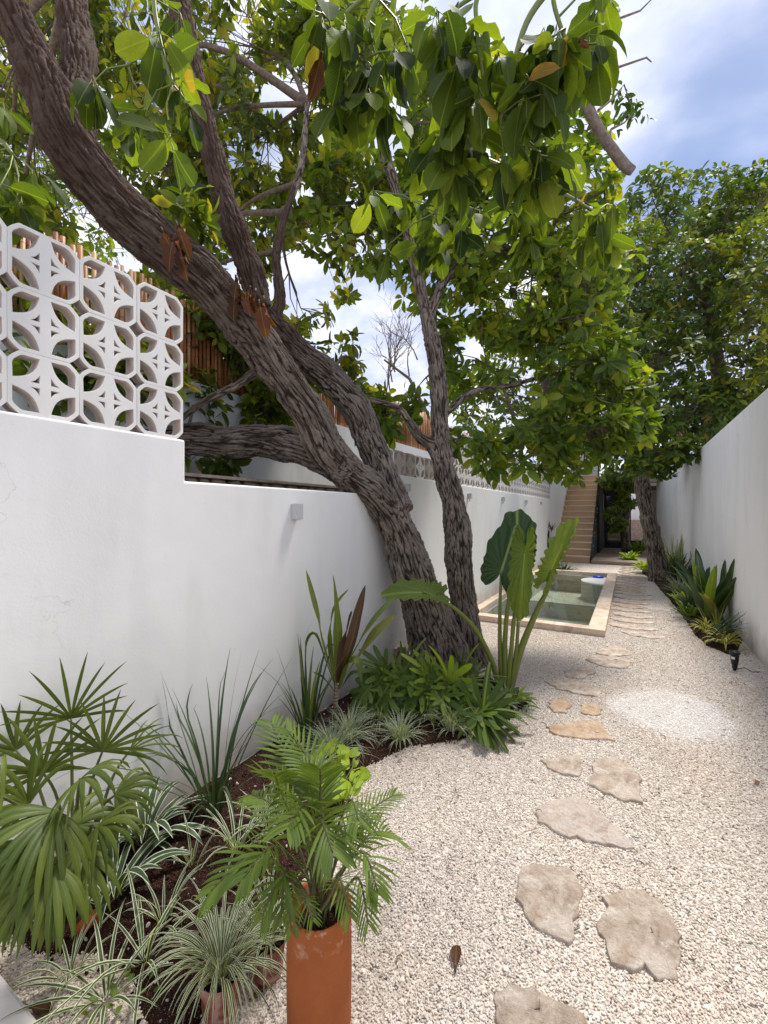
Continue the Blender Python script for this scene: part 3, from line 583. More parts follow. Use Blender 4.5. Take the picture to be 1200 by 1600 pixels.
# ---------------------------------------------------------------- trees: skeletons
def spl(pts, m=8):
    """Catmull-Rom through (Vector, radius)"""
    P = [p for p, r in pts]; R = [r for p, r in pts]; o = []
    for i in range(len(P)-1):
        a = P[max(i-1, 0)]; b = P[i]; c = P[i+1]; d = P[min(i+2, len(P)-1)]
        for q in range(m):
            t = q/m; o.append((.5*((2*b)+(-a+c)*t+(2*a-5*b+4*c-d)*t*t+(-a+3*b-3*c+d)*t**3), R[i]+(R[i+1]-R[i])*t))
    o.append((P[-1], R[-1])); return o
def pxl(lst): return [(W(x, y, z), r*z/F) for x, y, z, r in lst]     # r = half width in photo pixels
def trunk(name, limbs, parent, voxel=.0080, depth=.019, freq=42, rs=.87, mat='bark'):
    mb = MB(); sk = []; limbs = [[(p, r*rs) for p, r in lm] for lm in limbs]
    for li, lm in enumerate(limbs):
        s = spl(lm, 7); mb.tube([p for p, r in s], [r for p, r in s], 20); acc = 0; t0 = None; a = None
        for i, (p, r) in enumerate(s):
            tt = (s[min(i+1, len(s)-1)][0]-s[max(i-1, 0)][0]).normalized()
            if a is None: a = tt.cross(Vector((0.1, 1, .2))).normalized()
            a = (a-tt*a.dot(tt)).normalized()
            if i: acc += (p-s[i-1][0]).length
            sk.append((*p, r, acc+li*1.7, *a, *tt.cross(a), li))
    me = mb.mesh('tmp', M[mat]); o = bpy.data.objects.new('tmp', me); C.objects.link(o)
    rm = o.modifiers.new('r', 'REMESH'); rm.mode = 'VOXEL'; rm.voxel_size = voxel; rm.use_smooth_shade = True
    sm = o.modifiers.new('s', 'SMOOTH'); sm.factor = .5; sm.iterations = 6
    dg = bpy.context.evaluated_depsgraph_get(); me2 = bpy.data.meshes.new_from_object(o.evaluated_get(dg)); bpy.data.objects.remove(o)
    n = len(me2.vertices); V = np.empty(n*3, np.float32); me2.vertices.foreach_get('co', V); V = V.reshape(-1, 3); Nn = np.empty(n*3, np.float32); me2.vertices.foreach_get('normal', Nn); Nn = Nn.reshape(-1, 3)
    sk = np.array(sk, np.float32); D = np.full(n, 1e9, np.float32); best = np.zeros(n, int)
    for j in range(len(sk)):
        d = np.linalg.norm(V-sk[j, :3], axis=1)-sk[j, 3]; b = d < D; D[b] = d[b]; best[b] = j
    K = sk[best]; rel = V-K[:, :3]; ca = (rel*K[:, 5:8]).sum(1); sb = (rel*K[:, 8:11]).sum(1); tt = np.cross(K[:, 5:8], K[:, 8:11]); al = (rel*tt).sum(1)+K[:, 4]
    co_ = np.stack([ca, sb, al*.20], 1); crack = np.empty(n, np.float32); disp = np.empty(n, np.float32)
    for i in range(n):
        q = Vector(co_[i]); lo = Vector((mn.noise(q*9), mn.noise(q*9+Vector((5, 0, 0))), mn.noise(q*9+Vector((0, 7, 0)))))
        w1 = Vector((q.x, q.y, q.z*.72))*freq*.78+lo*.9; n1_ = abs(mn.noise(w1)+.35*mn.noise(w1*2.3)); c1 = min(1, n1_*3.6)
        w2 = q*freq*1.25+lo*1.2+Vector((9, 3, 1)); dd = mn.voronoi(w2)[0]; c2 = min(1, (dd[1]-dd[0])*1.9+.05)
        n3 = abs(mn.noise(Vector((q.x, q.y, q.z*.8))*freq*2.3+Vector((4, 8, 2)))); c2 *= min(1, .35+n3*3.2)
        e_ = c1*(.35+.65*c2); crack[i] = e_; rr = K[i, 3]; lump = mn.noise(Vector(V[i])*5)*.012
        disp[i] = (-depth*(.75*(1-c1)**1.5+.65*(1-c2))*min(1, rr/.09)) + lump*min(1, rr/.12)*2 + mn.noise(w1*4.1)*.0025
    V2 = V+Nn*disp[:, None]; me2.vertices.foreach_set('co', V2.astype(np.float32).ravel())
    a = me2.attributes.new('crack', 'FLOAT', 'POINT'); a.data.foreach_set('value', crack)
    a = me2.attributes.new('bark_co', 'FLOAT_VECTOR', 'POINT'); a.data.foreach_set('vector', co_.astype(np.float32).ravel())
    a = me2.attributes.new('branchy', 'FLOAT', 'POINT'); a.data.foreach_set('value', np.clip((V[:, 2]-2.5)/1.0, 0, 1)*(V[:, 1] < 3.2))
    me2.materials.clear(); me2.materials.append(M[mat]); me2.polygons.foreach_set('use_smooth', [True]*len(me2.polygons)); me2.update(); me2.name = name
    print(name, n); return link(name, me2, parent)

# ---- leaf templates (along +Y, normal +Z)
def leaf_template(nseg, wid=.42, wave=0., droop=.25, fold=.25, peak=.55):
    vs = []; uv = []; fs = []
    for i in range(nseg+1):
        t = i/nseg; wv = wid/2*((1-abs(2*t-1.06)**2.3)**.72 if 0 < t < 1 else 0.0)
        if t == 0: wv = .012
        z0 = -droop*t*t
        y_ = t
        ww = wave*sin(t*14)
        vs += [(-wv, y_, z0+fold*wv+ww*wv*2), (0, y_, z0), (wv, y_, z0+fold*wv-ww*wv*2)]; uv += [(.5-wv/wid, t), (.5, t), (.5+wv/wid, t)]
    for i in range(nseg):
        a = i*3; fs += [(a, a+1, a+4, a+3), (a+1, a+2, a+5, a+4)]
    return np.array(vs), fs, uv
LT = [leaf_template(4, .44, 0, .22, .3), leaf_template(4, .40, 0, .45, .2), leaf_template(4, .48, 0, .05, .4)]
def leaf_frames(P, Dr, Nr):
    D = Dr/np.linalg.norm(Dr, axis=1, keepdims=True); Sx = np.cross(D, Nr); Sx /= np.linalg.norm(Sx, axis=1, keepdims=True)+1e-9; Nn = np.cross(Sx, D); return Sx, D, Nn
def leaf_mass(name, P, Dr, Nr, Sc, R, mat, parent, kind='stuff'):
    Sx, D, Nn = leaf_frames(P, Dr, Nr); vs = []; fs = []; uvs = []; rr = []; base = 0
    for ti in range(3):
        idx = np.arange(ti, len(P), 3); T, F_, U = LT[ti]; k_ = len(T)
        v = P[idx, None]+Sc[idx, None, None]*(T[None, :, :1]*Sx[idx, None]+T[None, :, 1:2]*D[idx, None]+T[None, :, 2:]*Nn[idx, None])
        vs.append(v.reshape(-1, 3)); f = (np.array(F_)[None]+(np.arange(len(idx))*k_)[:, None, None]+base).reshape(-1, 4); fs.append(f); uvs.append(np.tile(np.array(U), (len(idx), 1))); rr.append(np.repeat(R[idx], k_)); base += len(idx)*k_
    V = np.concatenate(vs).astype(np.float32); Fc = np.concatenate(fs).astype(np.int32); U = np.concatenate(uvs).astype(np.float32); rr = np.concatenate(rr).astype(np.float32)
    me = bpy.data.meshes.new(name); me.vertices.add(len(V)); me.vertices.foreach_set('co', V.ravel()); me.loops.add(Fc.size); me.loops.foreach_set('vertex_index', Fc.ravel()); me.polygons.add(len(Fc))
    me.polygons.foreach_set('loop_start', np.arange(0, Fc.size, 4, dtype=np.int32)); me.polygons.foreach_set('loop_total', np.full(len(Fc), 4, np.int32)) if False else None
    me.update(calc_edges=True); me.polygons.foreach_set('use_smooth', [True]*len(Fc)); uvl = me.uv_layers.new(name='UVMap'); uvl.data.foreach_set('uv', U[Fc.ravel()].ravel())
    a = me.attributes.new('rnd', 'FLOAT', 'POINT'); a.data.foreach_set('value', rr); me.materials.append(M[mat]); me.validate()
    o = link(name, me, parent); o['kind'] = kind; return o
leaf_objs = []
for q in range(8):
    T, F_, U = leaf_template(8, (.52, .46, .56, .48, .42, .60, .50, .45)[q], (.02, .05, .03, .07, .10, .04, .12, .02)[q], (.12, .35, .22, -.08, .5, .18, -.2, .6)[q], (.3, .15, .4, .25, .7, .1, .5, .35)[q]); mb = MB(); mb.add(T, F_, U)
    pet = [(0, -.28, .03), (0, -.12, .01), (0, .02, 0)]; mb.tube(pet, [.012, .012, .01], 4, False, mi=1); leaf_objs.append(mb.mesh('leaf', [M['leafo'], M['petiole']], True))
LO_BY = {}
def leaf_obj_meshes(mat):
    if mat not in LO_BY:
        r = []
        for q in range(3):
            T, F_, U = leaf_template(5, .44, .08, (.15, .35, .05)[q], .3); mb = MB(); mb.add(T, F_, U); r.append(mb.mesh('leaf', M[mat], True))
        LO_BY[mat] = r
    return LO_BY[mat]
def mat_from(p, sx, d, n, s, off):
    m = Matrix(((sx[0]*s, d[0]*s, n[0]*s, p[0]-off[0]), (sx[1]*s, d[1]*s, n[1]*s, p[1]-off[1]), (sx[2]*s, d[2]*s, n[2]*s, p[2]-off[2]), (0, 0, 0, 1))); return m
def dist_cam(P): return P[:, 0]*(-ST)+P[:, 1]*CT

gaps = [(445,150,38),(430,240,18),(480,440,42),(615,520,46),(640,560,40),(590,470,26),(175,385,34),(155,430,15),(375,8,16),(815,600,26),(800,560,16),(600,570,30),(740,640,18),(30,235,16),(60,410,12),(560,440,15),(360,410,14),(180,180,22),(310,430,16),(690,20,10),(940,30,0),(215,405,20),(570,200,20),(400,330,10),(470,300,12),(345,250,9),(770,640,14),(610,240,12)]
def gap_ok(p):
    z = -p[0]*ST+p[1]*CT
    if z < .3: return True
    u = 600+F*(p[0]*CT+p[1]*ST)/z; v = 798-F*(p[2]-H)/z
    for gx, gy, gr in gaps:
        if (u-gx)**2+(v-gy)**2 < (gr*1.0+8)**2: return False
    return True
def crown(tree, blobs, limbs, mat, leaf, nleaf=8, matobj=None, part_leaves=300, dn=2.2, twigmat='twig', droop=.35, usegaps=True, skew=1.0, updir=.45):
    """blobs: (px,py,z, rx_px, ry_px, rdepth_m, count). Returns nothing; builds branches, leaf parts and crown mass."""
    P = []; Dr = []; Nr = []; Sc = []; RR = []; blobs = [(*b[:6], int(b[6]*dn)) for b in blobs]; off = Vector(tree.location); sk = [p for lm in limbs for p, r in spl(lm, 4)]
    for (bx, by, bz, rx, ry, rd, cnt) in blobs:
        c = W(bx, by, bz); rxm = rx*bz/F; rym = ry*bz/F
        src = min(sk, key=lambda q: (q-c).length+.3*max(0, q.z-c.z)*0 + (.0 if q.z > 1.6 else 2.0)); mid = (src+c)/2+Vector((rnd(-.1, .1), rnd(-.1, .1), rnd(-.02, .2)))*(src-c).length*.6
        path = [q for q, r in spl([(src, .03), (mid, .02), (c, .01)], 5)]; L0 = (src-c).length; r0 = min(.045, .010+.012*L0); bm_ = MB(); bm_.tube(path, [r0*(1-.8*i/len(path)) for i in range(len(path))], 6)
        rv = Vector((CT, ST, 0)); fv = Vector((-ST, CT, 0)); nodes = path[len(path)//2:]
        sub = []
        for q in range(max(3, cnt//14)):
            while 1:
                a = Vector((rnd(-1, 1), rnd(-1, 1), rnd(-1, 1)))
                if a.length < 1: break
            t = c+rv*a.x*rxm*.85+Vector((0, 0, 1))*a.y*rym*.85+fv*a.z*rd*.85
            if usegaps and not gap_ok(t): continue
            s0 = random.choice(nodes); pp = [s0, (s0+t)/2+Vector((rnd(-1, 1), rnd(-1, 1), rnd(-.3, 1)))*.08*(s0-t).length, t]; bm_.tube(pp, [.009, .006, .004], 5); sub += [(s0+t)/2, t]
        nodes2 = nodes+sub
        for q in range(cnt):
            for _ in range(12):
                a = Vector((rnd(-1, 1), rnd(-1, 1), rnd(-1, 1)))
                if .15 < a.length < 1 : break
            a = a.normalized()*(a.length**.6); t = c+rv*a.x*rxm+Vector((0, 0, 1))*a.y*rym+fv*a.z*rd
            cl = mn.noise(t*2.2)
            if cl < -.22 and random.random() < .8: continue
            if usegaps and not gap_ok(t): continue
            s0 = min(random.sample(nodes2, min(len(nodes2), 14)), key=lambda q_: (q_-t).length); mid = (s0+t)/2+Vector((0, 0, -.04*(s0-t).length)); bm_.tube([s0, mid, t], [.005, .004, .003], 3, False)
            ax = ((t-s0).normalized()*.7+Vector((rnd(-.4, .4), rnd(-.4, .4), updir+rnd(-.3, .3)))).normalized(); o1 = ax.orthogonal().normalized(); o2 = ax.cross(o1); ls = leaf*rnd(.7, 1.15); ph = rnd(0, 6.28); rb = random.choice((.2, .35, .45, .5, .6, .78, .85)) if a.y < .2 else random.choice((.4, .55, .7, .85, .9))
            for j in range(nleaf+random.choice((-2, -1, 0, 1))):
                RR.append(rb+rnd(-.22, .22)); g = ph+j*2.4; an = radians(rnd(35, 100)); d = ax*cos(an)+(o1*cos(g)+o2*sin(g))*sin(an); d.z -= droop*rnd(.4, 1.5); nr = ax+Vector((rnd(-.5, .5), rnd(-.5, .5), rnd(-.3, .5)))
                P.append(t+d.normalized()*ls*.15-ax*rnd(0, .06)); Dr.append(d); Nr.append(nr); Sc.append(ls*rnd(.65, 1.1))
        bm_.obj('branch', M[twigmat], tree, smooth=True)
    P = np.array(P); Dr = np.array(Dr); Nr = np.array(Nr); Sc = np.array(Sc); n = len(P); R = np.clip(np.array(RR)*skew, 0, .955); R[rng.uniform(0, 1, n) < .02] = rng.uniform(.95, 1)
    z = dist_cam(P); size = np.where(z > .2, Sc/np.maximum(z, .2), 0)
    u = 600+F*(P[:, 0]*CT+P[:, 1]*ST)/np.maximum(z, .2); v = 798-F*(P[:, 2]-H)/np.maximum(z, .2); vis = (u > -20) & (u < 1220) & (v > -20); size = np.where(vis, size, 0)
    od = np.argsort(-size)[:part_leaves]; msk = np.zeros(n, bool); msk[od] = True; Sx, D, Nn = leaf_frames(P, Dr, Nr)
    ms = leaf_obj_meshes(matobj or 'leafo')
    for i in od:
        o = bpy.data.objects.new('leaf', ms[i % 3]); C.objects.link(o); o.parent = tree; o.matrix_local = mat_from(P[i], Sx[i], D[i], Nn[i], Sc[i], off)
    r = ~msk; leaf_mass('crown', P[r], Dr[r], Nr[r], Sc[r], R[r], mat, tree); print('crown', n)

# main leaning tree
mainl = [pxl([(700,1075,4.25,78),(690,1030,4.22,56),(668,960,4.17,44),(641,885,4.1,38),(618,820,4.03,34),(585,770,3.95,33),(546,738,3.85,34),(510,700,3.72,36),(486,648,3.55,34),(452,600,3.42,34),(422,560,3.33,37),(380,505,3.2,41),(320,437,2.95,43),(240,370,2.75,46),(165,300,2.6,48),(108,220,2.48,49),(76,140,2.42,42),(42,70,2.38,37),(5,0,2.35,34),(-40,-70,2.3,32)]),
 pxl([(535,728,3.8,34),(480,700,3.82,34),(420,688,3.85,32),(350,689,3.8,32),(290,684,3.7,31),(210,690,3.6,26),(120,650,3.5,24),(20,600,3.4,20)]),
 pxl([(625,800,4.0,30),(602,745,4.12,26),(578,685,4.2,27),(555,635,4.2,29),(515,590,4.15,28),(470,550,4.05,27),(432,512,3.95,24),(405,480,3.85,18)]),
 pxl([(405,480,3.4,24),(392,425,3.35,25),(368,360,3.3,25),(345,290,3.3,22),(322,200,3.3,20),(302,110,3.3,20),(285,30,3.3,21),(275,-50,3.3,20)]),
 pxl([(425,505,3.9,14),(438,465,3.95,11),(432,405,4.0,9),(440,350,4.1,7),(470,260,4.3,6),(480,160,4.5,5)]),
 pxl([(110,215,2.5,42),(122,120,2.65,31),(118,40,2.8,28),(108,-40,2.9,26)]),
 pxl([(410,570,3.4,10),(370,600,3.42,8),(320,625,3.45,7),(280,655,3.45,6)])]
e = empty('leaning_tree', (mainl[0][0][0].x, mainl[0][0][0].y, 0), 'thick rough-barked tree leaning left over the low white wall, branching above the pierced blocks', 'tree')
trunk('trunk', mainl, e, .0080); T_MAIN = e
# upright second trunk
secl = [pxl([(735,1070,4.4,42),(733,1020,4.38,30),(724,940,4.35,23),(716,860,4.32,25),(712,800,4.3,22),(697,740,4.28,20),(688,680,4.3,17),(686,620,4.35,16),(680,560,4.4,16),(668,500,4.45,12),(650,420,4.5,10),(630,330,4.6,10),(605,250,4.6,11),(590,190,4.6,9),(570,120,4.6,7)]),
 pxl([(692,730,4.28,15),(676,695,4.3,13),(655,680,4.3,10),(638,655,4.3,7),(620,635,4.3,6),(575,622,4.25,5)]),
 pxl([(668,500,4.45,9),(700,430,4.6,8),(760,390,4.9,7),(850,400,5.1,6),(920,450,5.2,5)]),
 pxl([(690,650,4.35,7),(740,610,4.6,6),(800,600,4.9,5),(850,585,5,4),(880,580,5,3)])]
e = empty('upright_tree', (secl[0][0][0].x, secl[0][0][0].y, 0), 'slimmer dark upright tree right behind the leaning trunk, spreading towards the pool', 'tree')
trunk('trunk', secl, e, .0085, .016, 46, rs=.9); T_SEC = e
rgl = [pxl([(1030,915,9.6,22),(1030,890,9.6,17),(1022,850,9.6,14.5),(1012,800,9.65,13.5),(1003,750,9.7,12.5),(1008,710,9.8,12),(1020,650,10,10),(1030,560,10.2,8)]), pxl([(1005,745,9.7,8),(985,690,9.5,7),(960,620,9.3,6)])]
e = empty('right_tree', (rgl[0][0][0].x, rgl[0][0][0].y, 0), 'grey-brown tree trunk leaning left at the right edge of the stone path', 'tree')
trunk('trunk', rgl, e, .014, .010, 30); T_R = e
dl = [pxl([(978,872,15.5,8),(976,830,15.5,7),(979,790,15.5,7),(977,750,15.4,7),(985,700,15.3,6)])]
e = empty('doorway_tree', (dl[0][0][0].x, dl[0][0][0].y, 0), 'small dark tree in front of the glazed door at the garden end', 'tree')
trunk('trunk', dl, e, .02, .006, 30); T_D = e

crown(T_MAIN, [
 (60,60,5.2,140,110,.7,90),(200,110,5.6,110,130,.8,80),(390,70,5.6,120,110,.8,95),(380,230,5.4,110,110,.8,95),(270,240,5.2,90,100,.6,60),(480,200,5.6,90,160,.8,75),(500,370,5.3,110,90,.7,85),(20,240,4.6,70,110,.5,45),
 (330,380,5.2,80,70,.5,35),(540,60,5.4,110,90,.6,70),(30,330,4.2,70,50,.4,25),(190,560,4.3,150,60,.35,50),(350,590,4.6,80,60,.3,38),(440,610,4.7,50,50,.3,22),(555,560,5.0,60,60,.3,24),(90,480,4.4,110,70,.3,50),(470,480,5.2,50,70,.3,26),(300,330,2.9,26,30,.15,3),(120,715,3.8,60,14,.1,4),(335,712,3.8,45,16,.1,5),(500,810,4.6,50,14,.2,12),(60,520,3.0,90,110,.25,34),(200,580,3.2,80,60,.25,26),(330,560,4.4,60,70,.3,26),(260,470,4.6,60,50,.3,24),(560,600,5.2,40,40,.3,16),(180,440,4.9,70,40,.3,24),(330,500,4.3,60,60,.3,30),(300,620,4.2,50,50,.25,18),(470,560,5.0,60,50,.3,20),(590,640,5.0,40,40,.3,16),(400,640,4.6,40,40,.25,12),(240,400,5.2,80,60,.4,30)],
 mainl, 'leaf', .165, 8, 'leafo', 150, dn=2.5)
crown(T_SEC, [
 (600,130,4.9,120,130,.6,80),(560,330,5.0,90,110,.6,65),(650,330,5.1,100,100,.6,80),(760,350,4.9,110,90,.6,90),(880,330,4.9,90,90,.5,70),(690,430,4.8,70,60,.5,40),(830,460,5.0,120,80,.6,100),(930,430,5.3,60,70,.5,42),
 (880,560,5.0,100,90,.6,95),(800,650,4.9,70,60,.5,42),(900,670,5.0,90,50,.5,62),(960,640,5.2,50,60,.4,34),(740,560,5.2,70,70,.5,40),(735,690,4.5,45,26,.25,12),(620,640,4.6,50,35,.3,14),(655,600,4.8,30,40,.2,8),(690,540,4.8,50,50,.3,16),(980,600,5.2,40,40,.3,16),(820,720,4.9,80,24,.3,18),(900,730,5,50,16,.2,8),(740,200,5,130,120,.5,70),(880,190,5.2,60,90,.5,30),(1000,250,0.01,1,1,.01,0)][:-1],
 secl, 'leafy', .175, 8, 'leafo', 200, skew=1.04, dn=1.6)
crown(T_R, [(1000,660,9.0,45,50,.7,40),(1060,640,9.3,60,50,.8,50),(1070,700,8.5,30,22,.4,22),(985,720,8.9,35,20,.4,22),(1020,560,9.6,80,70,1.,80),(940,560,9.8,80,90,1.,70),(980,440,10,80,90,1.,90),(1060,460,10.2,90,100,1.1,110),(1040,720,10.5,24,24,.5,22),(1015,700,11,30,30,.5,24)],
 rgl, 'leafd', .20, 8, 'leafo', 60, usegaps=False, dn=2.2)
crown(T_D, [(975,740,15,28,22,.6,30),(962,800,15,12,30,.4,22),(985,770,15,22,20,.4,16),(955,745,15,20,14,.4,16)], dl, 'leafy', .22, 8, 'leafy', 0, usegaps=False, droop=.8)
# trees beyond the right wall
def far_tree(px, pz, trunk_pts, blobs, label, mat, leaf, nl=7, kind_name='garden_tree', skew=1, grp=None, tw='twig'):
    lm = [pxl(trunk_pts)]; e = empty(kind_name, (lm[0][0][0].x, lm[0][0][0].y, 0), label, 'tree', grp)
    base = lm[0][0][0]; mb = MB(); s = [(Vector((base.x, base.y, 0)), lm[0][0][1]*1.3)]+lm[0]; s = spl(s, 4); mb.tube([p for p, r in s], [r for p, r in s], 10); mb.obj('trunk', M['twig'], e, smooth=True)
    crown(e, blobs, lm, mat, leaf, nl, 'leafo', 0, usegaps=False, skew=skew, twigmat=tw)
GB = 'trees standing behind the walls'
far_tree(1120, 11, [(1130,700,10.5,12),(1125,600,10.6,11),(1110,500,10.8,8),(1090,420,11,6)], [(1130,540,10.5,110,110,1.3,180),(1060,400,11,90,90,1.2,140),(1160,380,11,90,100,1.2,150),(1110,320,11.2,70,50,1.,80),(1180,300,11.2,45,40,.8,45),(1020,310,11,45,40,.8,45),(1170,640,9.5,80,80,1.,110),(1100,650,9.5,70,50,.8,70)],
  'tall dense dark green tree behind the right wall', 'leafd', .20, 7, skew=.95, grp=GB)
far_tree(1250, 9, [(1290,700,8.5,16),(1280,560,8.6,12),(1250,470,8.8,8)], [(1250,520,8.5,110,130,1.3,170),(1230,380,9,80,70,1,70),(1180,460,8.8,60,50,.6,40)], 'olive green tree farther right behind the right wall, cut by the frame', 'leaf', .17, 7, skew=.95, grp=GB)
far_tree(860, 14, [(860,720,15,12),(855,600,15,10),(850,500,15,8)], [(850,560,15,110,90,1.5,150),(960,480,16,90,110,1.5,140),(760,620,14,70,50,1.,60),(940,640,15,70,60,1.2,80),(880,430,15,90,80,1.5,80)], 'dark tree mass behind the far end of the left wall', 'leafd', .28, 7, grp=GB)
far_tree(-60, 6, [(-60,640,5.5,22),(-50,520,5.6,16),(-20,420,5.8,10)], [(-20,430,5.8,120,120,.8,80),(100,330,6.2,110,70,.8,60),(60,180,6.6,110,120,.8,60)], 'leafy tree behind the neighbour bamboo at the far left', 'leafy', .15, 8, grp=GB)

# bare twiggy tree beyond the neighbour wall
e = empty('bare_tree', W(640, 700, 9.5), 'leafless twiggy tree against blue sky between the two trunks', 'tree'); e.location.z = 0
mb = MB(); bp = W(665, 640, 9.5); mb.tube([(bp.x, bp.y, 0), bp, W(640, 590, 9.5), W(600, 560, 9.5)], [.07, .05, .035, .02], 8)
def twigs(p, d, l, r, n):
    if n == 0: return
    q = p+d*l; mb.tube([p, (p+q)/2+Vector((rnd(-1, 1), rnd(-1, 1), rnd(-1, 1)))*l*.08, q], [r, r*.8, r*.6], 4, False)
    for _ in range(random.choice((2, 3))): twigs(q if random.random() < .7 else (p+q)/2, (d+Vector((rnd(-1, 1), rnd(-1, 1), rnd(-.5, .9)))*.75).normalized(), l*rnd(.65, .9), r*.62, n-1)
for q in range(7): twigs(W(rnd(600, 665), rnd(560, 640), 9.5), Vector((rnd(-.7, .3), rnd(-.3, .3), 1)).normalized(), .5, .018, 5)
mb.obj('branch', M['twig'], e)

# sawn pale limb at the upper right + thin twigs, near overhanging branch
lim = [pxl([(1000,-120,2.9,11),(960,-20,2.9,11),(915,70,2.95,11),(905,130,3.0,11),(925,180,3.05,11.5),(950,222,3.1,11),(975,255,3.15,11),(990,266,3.15,10)])]
e = empty('overhanging_branch', lim[0][0][0], 'pale thick sawn-off branch hanging against the sky at upper right', 'branch')
trunk('limb', lim, e, .012, .006, 20, .72, 'pale')
mb = MB()
for pts in ([(950,215,3.1),(955,200,3.15),(975,190,3.2),(990,175,3.3)], [(935,170,3.1),(960,150,3.2),(975,130,3.2),(985,160,3.2)], [(905,120,3),(960,105,3.1),(1010,88,3.1),(1018,95,3.1)], [(900,60,2.9),(960,30,3),(1000,15,3),(1020,-5,3)]): mb.tube([W(*p) for p in pts], [.011, .009, .006, .004], 5)
mb.obj('twig', M['pale'], e)
P = []; Dr = []; Nr = []; Sc = []
for (x, y, z, n) in [(985,175,3.3,16),(965,140,3.25,14),(980,165,3.2,12),(955,200,3.15,8),(1002,172,3.3,12),(930,230,3.5,16),(940,255,3.6,14),(905,240,3.5,16),(985,150,3.2,6)]:
    for _ in range(n):
        p = W(x+rnd(-14, 14), y+rnd(-10, 14), z); P.append(p); Dr.append((rnd(-1, 1), rnd(-1, 1), rnd(-1.2, .3))); Nr.append((rnd(-.5, .5), rnd(-.5, .5), 1)); Sc.append(rnd(.05, .085))
leaf_mass('foliage', np.array(P), np.array(Dr), np.array(Nr), np.array(Sc), rng.uniform(0, .7, len(P)), 'leafd', e)

# near hanging leaf clusters
def near_branch(label, stems, clusters, leaf=.148, seed=1):
    random.seed(seed); b0 = W(*stems[0][0][:3]); e = empty('leafy_branch', b0, label, 'branch', 'near leafy branches hanging into view')
    mb = MB(); sk = []
    for st in stems:
        s = spl([(W(x, y, z), r*z/F) for x, y, z, r in st], 6); mb.tube([p for p, r in s], [r for p, r in s], 7); sk += [p for p, r in s]
    cnt = 0
    for (x, y, z, rx, ry, n) in clusters:
        for q in range(max(1, int(n*.85))):
            t = W(x+rnd(-1, 1)*rx*1.1, y+rnd(-1, 1)*ry, z+rnd(-.13, .13)); s0 = min(sk, key=lambda a: (a-t).length); mb.tube([s0, (s0+t)/2+Vector((rnd(-1, 1), rnd(-1, 1), 1))*.02, t], [.0045, .0035, .003], 4, False)
            ph = rnd(0, 6)
            for j in range(random.choice((5, 6, 7, 8))):
                g = ph+j*2.4; d = Vector((cos(g)*.75, sin(g)*.75, rnd(-2.1, -.1))).normalized(); ls = leaf*rnd(.6, 1.15); pet = .26*ls; p = t+d*pet+Vector((0, 0, rnd(-.03, .03)))
                nr = Vector((cos(g), sin(g), .25+rnd(-.9, .9)))+Vector((rnd(-.8, .8), rnd(-.8, .8), 0)); sx = d.cross(nr).normalized(); nn = sx.cross(d); off = e.location
                o = bpy.data.objects.new('leaf', leaf_objs[random.randrange(8)]); C.objects.link(o); o.parent = e; o.matrix_local = mat_from(p, sx, d, nn, ls, off); cnt += 1
    mb.obj('stem', M['petiole'], e, smooth=True); print('near', cnt); return e
nb1 = near_branch('large hanging spray of big green leaves, top right of centre, with one brown leaf', [[(1010,-160,1.5,6),(900,-60,1.5,5),(830,20,1.5,5),(800,110,1.5,4),(780,200,1.5,3)], [(870,-60,1.5,4),(865,0,1.5,3.5),(890,75,1.5,3),(905,95,1.5,2)], [(900,-60,1.5,4),(760,-20,1.5,4),(745,40,1.5,3.5),(755,120,1.5,3),(760,200,1.55,2)], [(760,-20,1.5,3),(690,30,1.5,3),(680,90,1.5,2)]],
  [(790,60,1.5,70,50,9),(750,190,1.55,60,60,9),(845,170,1.5,50,60,8),(880,60,1.45,40,40,5),(960,0,1.5,30,25,3),(930,60,1.5,25,30,3),(800,240,1.6,50,30,5),(700,60,1.5,40,60,5),(700,200,1.7,40,50,4)], seed=3)
nb2 = near_branch('hanging spray of broad leaves left of the large spray, top centre', [[(640,-160,1.6,5),(600,-30,1.6,4),(575,30,1.6,3.5),(570,90,1.6,3)], [(600,-30,1.6,3),(540,20,1.6,3),(520,60,1.6,2)]],
  [(570,50,1.6,45,30,5),(560,130,1.6,40,40,5),(625,60,1.6,30,40,3),(530,150,1.65,15,30,2),(610,140,1.65,30,40,3),(540,20,1.6,40,20,3)], seed=5)
nb3 = near_branch('small spray of drooping leaves hanging before the upper left limb', [[(250,-140,1.9,5),(240,-20,1.9,4),(250,60,1.9,3),(270,130,1.9,3)], [(250,60,1.9,2),(200,100,1.9,2)]],
  [(250,60,1.9,30,40,4),(290,140,1.9,30,40,4),(270,190,1.85,40,25,4),(155,115,1.9,14,14,1),(215,200,1.95,30,20,2)], seed=9)
nb4 = near_branch('dark broad leaves at the far left edge above the pierced blocks', [[(-80,60,2.1,5),(-20,180,2.1,4),(20,240,2.1,3)]], [(20,255,2.1,30,40,5),(30,300,2.1,40,20,4),(0,190,2.1,20,30,2)], seed=12)
nb5 = near_branch('mid distance hanging leaves under the large top spray', [[(760,120,2.2,4),(720,230,2.2,4),(680,330,2.3,3)], [(720,230,2.2,3),(860,290,2.4,3),(930,330,2.5,2)]],
  [(640,370,2.4,40,30,5),(700,330,2.3,50,30,5),(860,350,2.5,50,30,6),(930,340,2.5,40,25,6),(800,330,2.4,40,30,5),(620,290,2.5,40,30,4),(950,370,2.6,25,15,3)], .15, seed=14)
random.seed(21)
